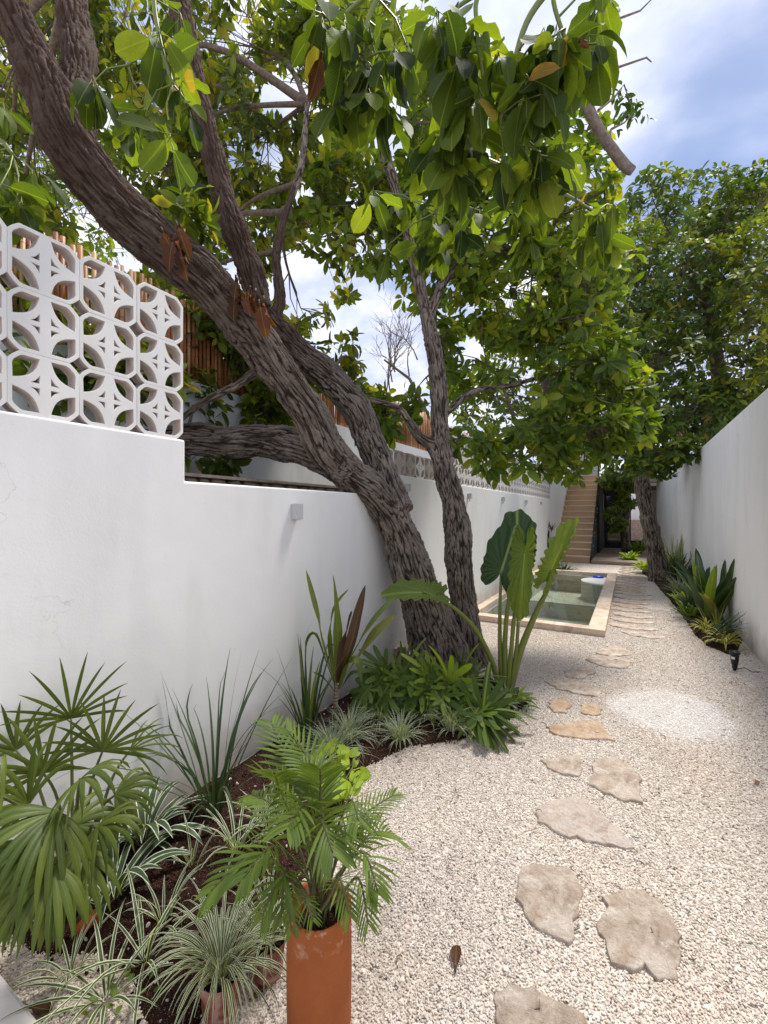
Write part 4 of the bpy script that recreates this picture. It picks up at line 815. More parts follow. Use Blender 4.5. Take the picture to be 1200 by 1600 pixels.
def dead_leaf_obj(p, d, nr, s, name='leaf', parent=None, label=None, cat=None):
    T, F_, U = leaf_template(7, rnd(.42, .55), .12 if label else .25, rnd(.0, .1) if label else rnd(.2, .5), .3 if label else .6); mb = MB(); mb.add(T*s, F_, U); mb.tube([(0, -.25*s, 0), (0, 0, 0)], .006*s/.12, 4); d = Vector(d).normalized(); sx = d.cross(Vector(nr)).normalized(); nn = sx.cross(d)
    o = mb.obj(name, M['dead'], smooth=True); off = Vector(parent.location) if parent else Vector((0, 0, 0)); o.parent = parent; o.matrix_local = mat_from(p, sx, d, nn, 1, off)
    if label: tag(o, label, cat, 'fallen brown leaves')
    return o
for (x, y, z, n) in [(380,450,2.95,6),(395,470,2.95,4),(270,365,2.55,5),(285,385,2.55,2)]:
    for q in range(n): o = dead_leaf_obj(W(x+rnd(-18, 18), y+rnd(-12, 12), z+rnd(-.04, .04)), (rnd(-.5, .5), rnd(-.5, .5), -1.3), (rnd(-1, 1), -1, .2), rnd(.12, .19), 'dried_leaf', T_MAIN); o['label'] = 'brown dried leaf caught on the bark'
dead_leaf_obj(W(905, 62, 1.45), (.1, 0, -1), (-.3, -1, 0), .13, 'dried_leaf', nb1)['label'] = 'brown withered leaf'
dead_leaf_obj(W(500, 90, 1.6), (-.3, 0, -1), (1, -.4, 0), .13, 'dried_leaf', nb2)['label'] = 'brown withered leaf'

# fallen leaves on gravel
def fallen(px, py, s, ang, label):
    p = G(px, py, .015); dead_leaf_obj(p, (cos(ang), sin(ang), .02), (rnd(-.2, .2), rnd(-.2, .2), 1), s, 'fallen_leaf', None, label, 'fallen leaf')
fallen(712, 1507, .075, 1.9, 'single brown fallen leaf on open gravel left of the flagstones'); fallen(395, 1556, .05, 1.3, 'small brown leaf on gravel between the pots'); fallen(50, 1572, .07, .4, 'curled brown leaf on gravel at the bottom left')
fallen(755, 1118, .06, 2.6, 'dark dry leaf beside the lobed plant'); fallen(1180, 1222, .05, 1, 'tiny dark leaf scrap on gravel at the right edge')
mb = MB()
random.seed(31)
for q in range(170):
    X = rnd(-1.3, 1.1); Y = rnd(.9, 7); a = rnd(0, 6.28); l = rnd(.006, .028)
    if inside(bedL, X, Y) or (X < PX1 and Y > PY0): continue
    p = Vector((X, Y, .012)); mb.tube([p, p+Vector((cos(a), sin(a), .15))*l, p+Vector((cos(a+.6), sin(a+.6), .1))*l*1.7], [.0022, .002, .0012], 4)
o = mb.obj('twig_litter', M['twig']); o['kind'] = 'stuff'

# ---------------------------------------------------------------- strap leaves and small plants
def blade_pts(p, az, el, length, curl, n=8, tw=0.):
    """Centreline that starts at elevation el and bends down by curl radians over its length"""
    pts = [Vector(p)]; a = el; z = az
    for i in range(n):
        d = Vector((cos(z)*cos(a), sin(z)*cos(a), sin(a))); pts.append(pts[-1]+d*length/n); a -= curl/n*(.4+1.2*i/n); z += tw/n
        if pts[-1].z < .012: pts[-1].z = .012; a = max(a, 0)
    return pts
def blade(mb, pts, wid, fold=.25, prof='strap', mi=0, roll=0.):
    n = len(pts)-1; vs = []; uv = []
    for i, p in enumerate(pts):
        t = i/n; d = (pts[min(i+1, n)]-pts[max(i-1, 0)]).normalized(); s = d.cross(Vector((0, 0, 1)))
        s = s.normalized() if s.length > .12 else (Vector((-sin(i), cos(i), 0)) if i == 0 and s.length < 1e-3 else s.normalized())
        if i == 0: s_prev = s
        if s.dot(s_prev) < 0: s = -s
        s = (s+s_prev*.6).normalized(); s_prev = s
        if roll: s = (Matrix.Rotation(roll*t, 3, d) @ s)
        nn = s.cross(d)
        if prof == 'strap': w_ = (.55+.45*min(1, t*3))*(1-t**3.2)
        elif prof == 'lance': w_ = sin(pi*min(1, .06+t*.94))**.8 if t < 1 else 0
        elif prof == 'grass': w_ = 1-t**2
        else: w_ = max(.0, sin(pi*t)**.6)
        w_ = max(w_*wid/2, .0006); vs += [p-s*w_+nn*w_*fold, p, p+s*w_+nn*w_*fold]; uv += [(0, t), (.5, t), (1, t)]
    fs = []
    for i in range(n): a = i*3; fs += [(a, a+1, a+4, a+3), (a+1, a+2, a+5, a+4)]
    mb.add(vs, fs, uv, mi)
def gz(x, y): return .045 if inside(bedL, x, y) or inside(bedR, x, y) else .0
def tuft(name, base, label, cat, n, length, wid, mat, el=(.7, 1.4), curl=(.6, 1.6), az=(0, 6.283), group=None, spread=.02, prof='grass', cull_wall=True, mats=None, fold=.3, lv=.35, merged=False):
    e = empty(name, base, label, cat, group)
    for i in range(n):
        a = az[0]+(az[1]-az[0])*(i+rnd(-.5, .5))/n*1.0; l = length*rnd(1-lv, 1.1); p = Vector(base)+Vector((cos(a), sin(a), 0))*rnd(0, spread); ee = rnd(*el); cc = rnd(*curl)
        pts = blade_pts(p, a, ee, l, cc, 9)
        if cull_wall:
            for q in pts: q.x = max(q.x, XL+.012) if base[0] < 0 else min(q.x, XR-.012)
        if not merged or i == 0: mb = MB()
        blade(mb, pts, wid*rnd(.8, 1.15), fold, prof)
        if not merged: mb.obj('leaf', M[mats[i % len(mats)] if mats else mat], e, smooth=True)
    if merged: mb.obj('foliage', M[mat], e, smooth=True)['kind'] = 'stuff'
    return e
def GB_(px, py, h=.045): p = G(px, py, h); return p
random.seed(41)
# dark strappy iris against wall
tuft('strap_leaf_plant', GB_(335, 1270), 'dark green plant of long narrow upright leaves between the fan palm and the potted palm', 'plant', 40, .78, .013, 'dracd', (.85, 1.53), (.1, 1.9), spread=.05, prof='strap', lv=.6)
tuft('strap_leaf_plant', GB_(480, 1150), 'upright bluish green sword leaves left of the cordyline', 'plant', 24, .62, .024, 'dracd', (1.15, 1.5), (.1, .8), spread=.06, prof='strap', lv=.55, mats=['dracd', 'strapg', 'dracd'])
# variegated plants
tuft('striped_leaf_plant', GB_(225, 1310), 'broad white-striped leaves beside the fan palm', 'plant', 30, .33, .036, 'varc', (.5, 1.35), (1.2, 2.4), spread=.05, prof='lance', fold=.15)
tuft('striped_leaf_plant', GB_(175, 1400), 'broad white-striped leaves drooping beneath the fan palm', 'plant', 20, .34, .034, 'varc', (.5, 1.3), (1.4, 2.4), spread=.05, prof='lance', fold=.15)
tuft('spider_plant', G(165, 1560, .01), 'white-edged spider plant nearest the bottom left gravel', 'plant', 15, .26, .013, 'varw', (.4, 1.4), (.8, 2.2), spread=.03, prof='strap', group='spider plants in the left bed')
tuft('spider_plant', GB_(225, 1500, .03), 'white-edged spider plant arching over dark soil behind the nearest one', 'plant', 15, .33, .014, 'varw', (.3, 1.4), (.8, 2.), spread=.03, prof='strap', group='spider plants in the left bed')
tuft('spider_plant', GB_(370, 1330), 'pale striped spider plant behind the terracotta pot', 'plant', 20, .32, .012, 'varw', (.5, 1.4), (.8, 2.), spread=.04, prof='strap', group='spider plants in the left bed')
tuft('spider_plant', GB_(300, 1350), 'thin spider plant on soil right of the fan palm', 'plant', 10, .20, .010, 'varw', (.6, 1.4), (.6, 1.8), spread=.04, prof='strap', group='spider plants in the left bed')
tuft('spider_plant', GB_(255, 1440), 'low striped spider plant on bare soil between the fan palm and the crumpled pot', 'plant', 14, .20, .012, 'varw', (.4, 1.4), (.8, 2.), spread=.03, prof='strap', group='spider plants in the left bed')
tuft('spider_plant', GB_(420, 1290), 'striped spider plant half hidden behind the potted palm', 'plant', 22, .26, .012, 'varw', (.5, 1.4), (.8, 2.), spread=.04, prof='strap', group='spider plants in the left bed')
tuft('spider_plant', GB_(110, 1520, .02), 'narrow striped plant at the soil edge below the fan palm', 'plant', 14, .18, .012, 'varw', (.4, 1.4), (.8, 2.), spread=.03, prof='strap', group='spider plants in the left bed')
for (x, y, lb) in ((300, 1420, 'tiny green seedlings on soil left of the crumpled pot'), (265, 1330, 'tiny green seedlings on soil under the strap leaves'), (190, 1560, 'tiny round seedlings beside the nearest spider plant')):
    tuft('seedling', GB_(x, y, .03), lb, 'plant', 12, .035, .018, 'philo', (.3, 1.2), (.3, 1.), spread=.09, prof='lance', group='seedlings in the left bed')
# silver liriope mounds
for (x, y, lab, n, l) in [(545,1150,'silvery grass mound below the cordyline stem',60,.22),(595,1120,'silvery grass mound behind the front ones',50,.19),(520,1175,'silvery grass mound beside the lime vine',50,.22),(625,1150,'small silvery grass mound at soil edge left of centre',44,.17),(705,1135,'silvery grass mound in front of the leaning trunk',50,.19),(665,1120,'half hidden silvery grass mound under the lobed leaves',44,.2),(640,1110,'silvery grass behind the bare soil patch',36,.2),(790,1098,'low grassy clump around the foot of the elephant ear',40,.13)]:
    tuft('grass_mound', GB_(x, y), lab, 'plant', int(n*2.6), l*1.2, .0075, 'liri', (.35, 1.5), (.8, 2.3), spread=.06, group='silvery grass mounds', fold=.1, merged=True)
tuft('grass_mound', G(1062,925,.04), 'silvery grass mound at the path edge under the right bed', 'plant', 160, .45, .014, 'liri', (.4, 1.5), (.8, 2.2), spread=.12, group='silvery grass mounds', fold=.1)
# right bed plants
tuft('broad_leaf_plant', G(1103,965,.045), 'tall dark bird-of-paradise like leaves by the right wall', 'plant', 15, 1.02, .13, 'philo', (.95, 1.45), (.1, .6), spread=.08, prof='lance', mats=['dracd', 'aloc', 'philo'], lv=.4)
tuft('broad_leaf_plant', G(1122,972,.045), 'bright olive upright strap leaves in front of the bird-of-paradise', 'plant', 8, .72, .10, 'strapg', (.8, 1.45), (.0, .9), spread=.03, prof='lance', lv=.3)
tuft('strap_leaf_plant', G(1103,1000,.045), 'blue-green narrow strap leaves leaning right to the wall', 'plant', 16, .52, .028, 'dracd', (.6, 1.0), (.1, .7), az=(-.6, .6), spread=.03, prof='strap')
tuft('striped_leaf_plant', G(1133,1005,.045), 'yellow-striped tufted plant beside the spotlight', 'plant', 50, .26, .022, 'vary', (.5, 1.5), (1.2, 2.6), spread=.04, prof='strap', group='yellow striped plants')
tuft('striped_leaf_plant', G(1103,985,.045), 'small yellow-striped plant behind the blue-green leaves', 'plant', 32, .24, .02, 'vary', (.5, 1.5), (1.2, 2.6), spread=.03, prof='strap', group='yellow striped plants')
tuft('grass_mound', G(1055,900,.04), 'feathery green tuft right of the path tree', 'plant', 60, .6, .022, 'strapg', (.5, 1.5), (.5, 1.4), spread=.15)
tuft('bushy_plant', G(1052,888,.04), 'tall wispy grey-green bush against the right wall behind the trunk', 'plant', 90, .95, .025, 'liri', (.9, 1.55), (.1, .5), spread=.25)
tuft('strap_leaf_plant', G(1040,900,.04), 'arching light green leaves at the foot of the right tree', 'plant', 20, .75, .04, 'philo', (.2, .9), (.3, 1.2), az=(2.2, 4.5), spread=.1)
tuft('potted_dracaena', G(856,878,.0), 'dark spiky plant on canes between the pool and stairs', 'plant', 6, .9, .02, 'dracd', (1.3, 1.55), (0, .1), spread=.08)
for i, (x, y) in enumerate(((852,838),(862,826),(872,846),(864,852),(850,855))):
    p = W(x, y, 12.6); tuft('dracaena_head', p, ['lower left','topmost','right hand','middle','lowest'][i]+' spiky dark leaf rosette on the canes beside the stairs', 'plant', 22, .30, .03, 'dracd', (-.4, 1.4), (0, .8), spread=.02)
for (x, y, lab) in ((985,872,'small lime green plant on the deck edge by the dark door'),(1010,888,'lime green plant at the foot of the right tree')):
    tuft('lime_plant', G(x, y, .1), lab, 'plant', 40, .32, .10, 'lime', (.2, 1.4), (.5, 1.5), spread=.12, prof='lance', group='lime plants near the deck')
tuft('low_plant', G(880,889,.02), 'dark low clump at the foot of the stairs', 'plant', 40, .3, .05, 'dracd', (.1, 1.1), (.5, 1.2), spread=.25)
for (x, y, lb) in ((995,862,'dark leafy clump right beside the doorway tree'),(1003,858,'dark leafy clump just behind the right tree trunk')): tuft('low_plant', G(x, y, .1), lb , 'plant', 40, .6, .08, 'philo', (.3, 1.4), (.4, 1.3), spread=.2, group='clumps by the doorway')

for (x, y, lab, n_, l_, w_, mt) in ((1088,950,'dark leafy filler under the bird-of-paradise leaves',40,.42,.05,'dracd'),(1070,940,'small lime leafed plant at the path side of the right bed',34,.24,.07,'lime'),(1095,935,'tall dark paddle leaves behind the right bed centre',12,1.0,.12,'aloc'),(1045,893,'dark green fern like mass right behind the right trunk',70,.62,.03,'philo'),(1078,960,'low dark ground plant at the soil edge of the right bed',36,.22,.05,'philo'),(1062,905,'wispy dark plant against the far right wall',60,.9,.02,'dracd'),(1120,985,'fine green grass behind the yellow striped plants',40,.4,.014,'strapg')):
    tuft('leafy_plant', G(x, y, .045), lab, 'plant', n_, l_, w_, mt, (.4, 1.5), (.3, 1.6), spread=.12, prof='lance')
# cordyline / dracaena with purple leaves
cb = GB_(523, 1130); zc = F*(H-.045)/(1130-798); e = empty('cordyline', cb, 'cordyline with tall olive and purple leaves on a ringed stem before the white wall', 'plant')
top = W(526, 1068, zc); mb = MB(); mb.tube([cb, W(524, 1100, zc), top], [.022, .018, .016], 10); mb.obj('stem', M['stem'], e, smooth=True)
def pleaf(e, pts, wpx, mat, roll=0., fold=.3, prof='lance', m=4, nm='leaf'):
    V = spl([(W(*p), 0) for p in pts], m); V = [v for v, _ in V]; mb = MB(); blade(mb, V, wpx*pts[0][2]/F, fold, prof, roll=roll); return mb.obj(nm, M[mat], e, smooth=True)
Z = zc
for pts, wd, mat in [([(524,1070,Z),(505,1010,Z-.02),(495,960,Z-.05),(478,888,Z-.05)],17,'strapg'), ([(526,1065,Z),(528,1000,Z-.05),(524,940,Z-.06),(520,895,Z-.06)],15,'strapg'), ([(528,1065,Z),(536,1010,Z-.1),(545,975,Z-.12),(550,952,Z-.12)],17,'purple'), ([(530,1060,Z),(548,1005,Z-.12),(562,950,Z-.15),(571,912,Z-.15)],18,'purple'),
  ([(530,1065,Z),(560,1005,Z-.1),(590,960,Z-.1),(622,925,Z-.05)],12,'strapg'), ([(530,1068,Z),(565,1020,Z-.05),(590,985,Z-.05),(620,957,Z)],20,'strapg'), ([(524,1072,Z),(508,1030,Z),(492,990,Z),(480,1002,Z-.02),(478,1040,Z-.04)],13,'strapg'), ([(530,1075,Z),(545,1035,Z-.1),(560,1032,Z-.12),(565,1065,Z-.14)],14,'strapg'), ([(526,1070,Z),(516,1010,Z+.08),(522,950,Z+.1),(545,918,Z+.1)],9,'strapg'), ([(522,1078,Z),(505,1058,Z),(490,1048,Z-.05)],9,'strapg'), ([(532,1078,Z),(548,1052,Z),(565,1048,Z)],9,'dracd')]:
    pleaf(e, pts, wd, mat, roll=rnd(.5, 1.2)*random.choice((-1, 1)))
# small yellow-green bromeliad and stub
tuft('bromeliad', GB_(590, 1075, .1), 'yellow-green rosette at the wall foot left of the leaning trunk', 'plant', 14, .20, .025, 'strapg', (.7, 1.5), (.1, .8), spread=.01, prof='strap')
o = MB(); p = G(615, 1030, 0); 
st = [(p.x+rnd(-.02, .02)+.13*cos(g)*rnd(.85, 1.1), p.y+.12*sin(g)*rnd(.85, 1.1)) for g in [2*pi*q/8 for q in range(8)]]
slab(st, 'rubble', 'brown rough rock lying between the wall and the leaning trunk', .02, .16, .02, None); 
bpy.context.view_layer.update()
C.objects[-1]['category'] = 'rock'; C.objects[-1].name = 'garden_rock'

# ---- polar leaves: heart, lobed, elephant ear
def polar_leaf(outline, nr=5, na=40, ripple=0, nrip=10, cup=.1, bend=.3):
    vs = [(0, 0, 0)]; uv = [(.5, .25)]; fs = []
    for r in range(1, nr+1):
        for a in range(na):
            ph = -pi+2*pi*a/na; R = outline(ph)*r/nr; x = R*sin(ph); y = R*cos(ph); z = cup*abs(x)-bend*y*abs(y)*.6+ripple*sin(nrip*ph)*(r/nr)**2
            vs.append((x, y, z)); uv.append((.5+x*.9, .25+y*.75))
    for a in range(na): fs.append((0, 1+(a+1) % na, 1+a))
    for r in range(nr-1):
        for a in range(na): i = 1+r*na+a; j = 1+r*na+(a+1) % na; fs.append((i, j, j+na, i+na))
    return vs, fs, uv
def ear(ph):
    a = abs(ph); return (1+.035*sin(13*ph))*((.46+.54*max(0, cos(a))**2.6 if a < pi/2 else .46+.05*(a-pi/2)) if a < 2.6 else .51*max(.10, (pi-a)/(pi-2.6)))
def heart(ph): a = abs(ph); return (.48+.42*max(0, cos(a))**4) if a < 2.5 else .48*max(.25, (pi-a)/(pi-2.5))
def lobed(ph):
    a = abs(ph); env = .5+.5*max(0, cos(a*.62))**1.1; l = abs(cos(ph*6.5+.0)); l = (.26+.74*l**1.7)*(1+.10*sin(ph*5.3+1))
    return env*l if a < 2.75 else .18
def place_leaf(e, geo, p, d, nr, s, mat, nm='leaf', wx=1.):
    mb = MB(); vs, fs, uv = geo; mb.add([(x*wx*s, y*s, z*s) for x, y, z in vs], fs, uv); o = mb.obj(nm, M[mat], smooth=True); d = Vector(d).normalized(); sx = d.cross(Vector(nr)).normalized(); nn = sx.cross(d)
    o.parent = e; o.matrix_local = mat_from(p, sx, d, nn, 1, e.location); return o
CAMV = lambda p: (Vector((0, 0, H))-p).normalized()
# sweet potato vine
p0 = GB_(530, 1245, .05); e = empty('lime_vine', p0, 'bright lime green heart-leaved vine at the edge of the left bed', 'plant')
for q in range(46):
    x = 532+rnd(-40, 38); y = 1200+rnd(-42, 45); h = rnd(.08, .2); p = G(x, y, 0); p = W(x, y, F*(H-h)/(y-798)); g = rnd(0, 6.28)
    place_leaf(e, polar_leaf(heart, 4, 24, .015, 5, .1, .3), p, (cos(g), sin(g), rnd(-.7, .1)), CAMV(p)+Vector((rnd(-.4, .4), rnd(-.4, .4), .5)), rnd(.04, .065), 'lime')
    mb = MB(); b = p0+Vector((rnd(-.05, .05), rnd(-.05, .05), 0)); mb.tube([b, (b+p)/2+Vector((0, 0, .02)), p], .0022, 4, False); mb.obj('leaf_stalk', M['petiole'], e)
# lobed philodendrons
def philo(px, py, label, leaves, base_h=.045):
    b = G(px, py, base_h); e = empty('lobed_leaf_plant', b, label, 'plant', 'lobed philodendron plants')
    for (x, y, z, dx, dy, s, bright) in leaves:
        hh = max(.08, .09+(1135-y)*.0022); z = F*(H-hh)/(y-798); p = W(x, y, z); s *= .86; d = (W(x+dx, y+dy, z-.04)-p).normalized(); d.z = max(d.z, (.05-p.z)/(s*1.5)); nr = CAMV(p)*.35+Vector((rnd(-.25, .25), rnd(-.25, .25), .9)); place_leaf(e, polar_leaf(lobed, 7, 182, .02, 13, .10, .55), p, d, nr, s*1.55, 'philo', wx=.9); mb = MB(); mb.tube([b, (b+p)/2+Vector((0, 0, .06)), p], [.006, .005, .004], 6, False); mb.obj('leaf_stalk', M['petiole'], e, smooth=True)
random.seed(55)
philo(720, 1100, 'bright lobed plant before the trunk base with raised lit leaves', [(700,1062,3.75,-10,-45,.26,1),(706,1062,3.7,60,12,.28,1),(704,1066,3.65,22,55,.26,1),(690,1066,3.7,-45,25,.24,1),(730,1062,3.75,40,-18,.2,1),(735,1085,3.6,40,30,.22,0),(722,1050,3.8,10,-40,.18,0)])
philo(762, 1130, 'dark lobed plant spilling over the gravel below the elephant ear', [(752,1112,3.45,55,35,.30,0),(750,1116,3.45,35,62,.27,0),(755,1108,3.45,5,-60,.22,0),(742,1118,3.4,-5,60,.22,0),(760,1106,3.5,60,-5,.24,0),(742,1108,3.45,-40,30,.2,0)])
philo(640, 1110, 'wide lobed plant left of the trunk base', [(620,1055,3.8,35,40,.26,0),(640,1058,3.75,50,20,.27,0),(612,1060,3.7,-10,60,.26,0),(650,1072,3.6,30,50,.27,0),(602,1048,3.9,-30,-20,.22,0),(635,1045,3.9,10,-35,.2,0),(665,1078,3.55,30,50,.26,0),(590,1062,3.9,-40,30,.22,0),(600,1080,3.6,-20,50,.24,0),(575,1075,3.9,-30,40,.2,0)])
philo(680, 1110, 'low dark lobed plant between the two bright ones', [(665,1070,3.6,-20,50,.24,0),(680,1075,3.55,30,50,.24,0),(690,1090,3.5,50,20,.2,0),(655,1078,3.6,-50,30,.22,0),(672,1058,3.8,-20,-30,.2,0),(690,1085,3.5,-10,60,.24,0)])
# elephant ear
eb = G(790, 1082, .04); ZA = 3.72; e = empty('elephant_ear', eb, 'tall elephant ear plant with huge wavy leaves beside the upright trunk', 'plant')
def stalk(pts, r0, r1): 
    s = spl([(W(*p), 0) for p in pts], 6); n = len(s); mb = MB(); mb.tube([v for v, _ in s], [r0+(r1-r0)*i/n for i in range(n)], 10); mb.obj('leaf_stalk', M['petiole'], e, smooth=True)
stalk([(786,1078,ZA),(782,1030,ZA),(781,960,ZA),(783,893,ZA)], .026, .009)
stalk([(790,1078,ZA-.02),(789,1000,ZA-.03),(796,930,ZA-.10),(813,872,ZA-.16),(820,861,ZA-.20)], .026, .007)
stalk([(794,1078,ZA+.02),(800,1000,ZA+.05),(806,930,ZA+.08),(807,862,ZA+.1)], .022, .009)
stalk([(796,1078,ZA),(815,1010,ZA-.03),(840,950,ZA-.06),(855,920,ZA-.08),(862,888,ZA-.1)], .034, .012)
stalk([(782,1078,ZA),(768,1030,ZA-.05),(745,985,ZA-.1),(718,955,ZA-.15),(690,936,ZA-.18),(660,922,ZA-.2)], .028, .009)
stalk([(792,1076,ZA-.03),(798,1020,ZA-.05),(802,965,ZA-.06)], .022, .012); stalk([(796,1076,ZA-.02),(806,1020,ZA-.03),(810,970,ZA-.03)], .02, .012)
def ear_leaf(att, tip, wpx, mat, nrx=(0, 0, 0), z2=0., bend=.12):
    p = W(*att); t = W(*tip); s = (t-p).length; geo = polar_leaf(ear, 9, 96, .055, 22, .22, bend); place_leaf(e, geo, p, t-p, CAMV(p)+Vector(nrx), s, mat, wx=wpx*ZA/F/(s*.5))
ear_leaf((784,888,ZA), (806,818,ZA+.05), 33, 'aloc', (0, 0, .1)); ear_leaf((808,858,ZA+.1), (809,794,ZA+.18), 30, 'aloc', (.3, 0, 0))
ear_leaf((820,862,ZA-.20), (811,968,ZA-.26), 19, 'philo', (-.3, .2, .2)); ear_leaf((862,888,ZA-.1), (897,806,ZA-.1), 18, 'alocp', (-.9, -.2, 0))
ear_leaf((672,926,ZA-.18), (602,914,ZA-.25), 22, 'alocp', (.1, -.2, 1.6), bend=.5)
tuft('low_plant', GB_(800, 1092), 'small leafy clump at the base of the elephant ear', 'plant', 26, .17, .035, 'philo', (.2, 1.3), (.4, 1.5), spread=.12, prof='lance')

# ---------------------------------------------------------------- fan palm (left)
random.seed(61)
fb = Vector((-1.88, .84, .04)); e = empty('fan_palm', fb, 'bushy fan palm with drooping fingered leaves at the left edge', 'palm')
def fan(hub, up, face, n, spread, length, wid, droop, mat='palm', base=None):
    hub = Vector(hub); up = Vector(up).normalized(); face = Vector(face); sx = up.cross(face).normalized(); face = sx.cross(up).normalized(); b = base or fb+Vector((rnd(-.04, .04), rnd(-.04, .04), 0))
    mb = MB(); mid = b.lerp(hub, .55)+Vector((0, 0, .10)); s = spl([(b, .008), (mid, .006), (hub, .004)], 5); mb.tube([v for v, _ in s], [r for _, r in s], 6); st = mb.obj('frond', M['cane'], e, smooth=True)
    for i in range(n):
        g = -spread+2*spread*(i+.5+rnd(-.2, .2))/n; d = up*cos(g)+sx*sin(g)+face*rnd(-.05, .15); L_ = length*(1-.25*(abs(g)/spread)**2)*rnd(.85, 1.1); m = 7; pts = [hub]; dd = d.normalized()
        for q in range(m): pts.append(pts[-1]+dd*L_/m); dd = (dd+Vector((0, 0, -1))*droop*(q+1)/m*rnd(.7, 1.2)).normalized()
        for q in pts: q.x = max(q.x, XL+.01)
        mb = MB()
        # leaflet strip lying in the fan plane
        vs = []; uv = []; fs = []
        for q, p in enumerate(pts):
            t = q/m; tt = (pts[min(q+1, m)]-pts[max(q-1, 0)]).normalized(); s_ = tt.cross(face); s_ = s_.normalized() if s_.length > .05 else sx; nn = s_.cross(tt); w_ = wid*.8/2*max(.05, (sin(pi*min(1, .12+t*.88))**.7))
            vs += [p-s_*w_-nn*w_*.45, p, p+s_*w_-nn*w_*.45]; uv += [(0, t), (.5, t), (1, t)]
        for q in range(m): a = q*3; fs += [(a, a+1, a+4, a+3), (a+1, a+2, a+5, a+4)]
        mb.add(vs, fs, uv); mb.obj('leaflet', M[mat], st, smooth=True)
for (x, y, z, ux, uy, uz, n, sp, l, wd, dr) in [
 (111,1120,1.78,0,0,1,12,1.8,.27,.017,.08),(160,1172,1.72,.25,.1,1,13,1.7,.25,.019,.12),(67,1205,1.62,-.1,0,1,13,1.9,.24,.020,.14),(203,1170,1.85,1,.6,.25,8,1.1,.21,.011,.35),(25,1170,1.66,-.4,0,1,9,1.5,.21,.018,.15),
 (88,1265,1.36,0,-.5,-.1,15,1.5,.29,.026,.75),(125,1215,1.42,.3,-.3,.2,10,1.2,.24,.026,.8),(5,1243,1.4,-.2,-.4,.2,11,1.5,.26,.024,.75),(60,1320,1.30,-.2,-.6,-.3,13,1.4,.25,.026,.6),(120,1325,1.38,.2,-.5,-.3,12,1.4,.24,.026,.6),(110,1290,1.5,.3,.2,0,10,1.5,.22,.024,.7),(180,1240,1.6,.6,0,.1,10,1.3,.19,.022,.7),(100,1380,1.4,.1,-.5,-.5,11,1.5,.17,.022,.5),(30,1385,1.4,-.2,-.4,-.4,10,1.5,.18,.022,.5),(150,1290,1.45,.3,-.2,.1,11,1.4,.22,.024,.7),(45,1255,1.5,-.1,-.2,.3,12,1.6,.25,.024,.6),(85,1350,1.28,0,-.5,-.3,13,1.4,.22,.026,.6)]:
    hub = W(x, y, z); up = Vector((CT*ux-ST*(-uy)*0, ST*ux, 0))+Vector((0, 0, uz))+Vector((ST, -CT, 0))*(-uy)*-1*-1
    fan(hub, up, CAMV(hub)+Vector((0, 0, .3)), n, sp, l, wd, dr)

# ---------------------------------------------------------------- terracotta pot + parlour palm
random.seed(71)
pot = G(499, 1622, 0); PR = .094; PH = .40; e = empty('terracotta_pot', (pot.x, pot.y, 0), 'tall cylindrical orange terracotta pot in the foreground', 'pot')
mb = MB(); mb.lathe([(0, .0), (PR*.80, .0), (PR*.93, .018), (PR*.99, .06), (PR*1.01, .2), (PR, PH-.004), (PR-.004, PH), (PR-.011, PH), (PR-.014, PH-.006), (PR-.016, PH-.10)], 56); o = mb.obj('body', M['terra'], e, smooth=True, origin=(pot.x, pot.y, 0))
mb = MB(); mb.lathe([(PR-.016, PH-.075), (PR*.5, PH-.065), (0, PH-.06)], 30); mb.obj('potting_soil', M['soil'], e, origin=(pot.x, pot.y, 0), smooth=True)
pb = Vector((pot.x, pot.y, PH-.07)); e = empty('parlour_palm', pb, 'feathery green palm growing in the tall terracotta pot', 'palm')
def frond(base, path, n, ll, wd, spread=1.0, mat='cham', droop=.35):
    s = [v for v, _ in spl([(p, 0) for p in path], 8)]; N_ = len(s); mb = MB(); mb.tube(s, [.0045*(1-.7*i/N_)+.0006 for i in range(N_)], 5); st = mb.obj('frond', M['cane'], e, smooth=True)
    i0 = N_*.42
    n = int(n*1.3); ll *= .84; wd *= .52
    for k_ in range(n):
        t = i0+(N_-1.01-i0)*k_/(n-1); i = int(t); f = t-i; p = s[i].lerp(s[min(i+1, N_-1)], f); tan = (s[min(i+1, N_-1)]-s[i-1]).normalized(); side = tan.cross(Vector((0, 0, 1))).normalized(); nn = side.cross(tan); prog = k_/(n-1); L_ = ll*(.55+.9*sin(pi*min(1, .18+prog*.75)))*rnd(.9, 1.1)*.8
        for sg in (-1, 1):
            d = (side*sg*cos(.62+prog*.35)+tan*sin(.62+prog*.35)+nn*.12).normalized(); pts = [p]; dd = d
            for q in range(5): pts.append(pts[-1]+dd*L_/5); dd = (dd+Vector((0, 0, -droop*.35))).normalized()
            mb = MB(); vs = []; uv = []; fs = []
            for q, pp in enumerate(pts):
                tq = q/5; tt = (pts[min(q+1, 5)]-pts[max(q-1, 0)]).normalized(); s_ = nn.cross(tt).normalized(); w_ = wd/2*max(.06, sin(pi*min(1, .10+tq*.9))**.7); n2 = tt.cross(s_); vs += [pp-s_*w_-n2*w_*.3, pp, pp+s_*w_-n2*w_*.3]; uv += [(0, tq), (.5, tq), (1, tq)]
            for q in range(5): a = q*3; fs += [(a, a+1, a+4, a+3), (a+1, a+2, a+5, a+4)]
            mb.add(vs, fs, uv); mb.obj('leaflet', M[mat], st, smooth=True)
PZ = 1.27
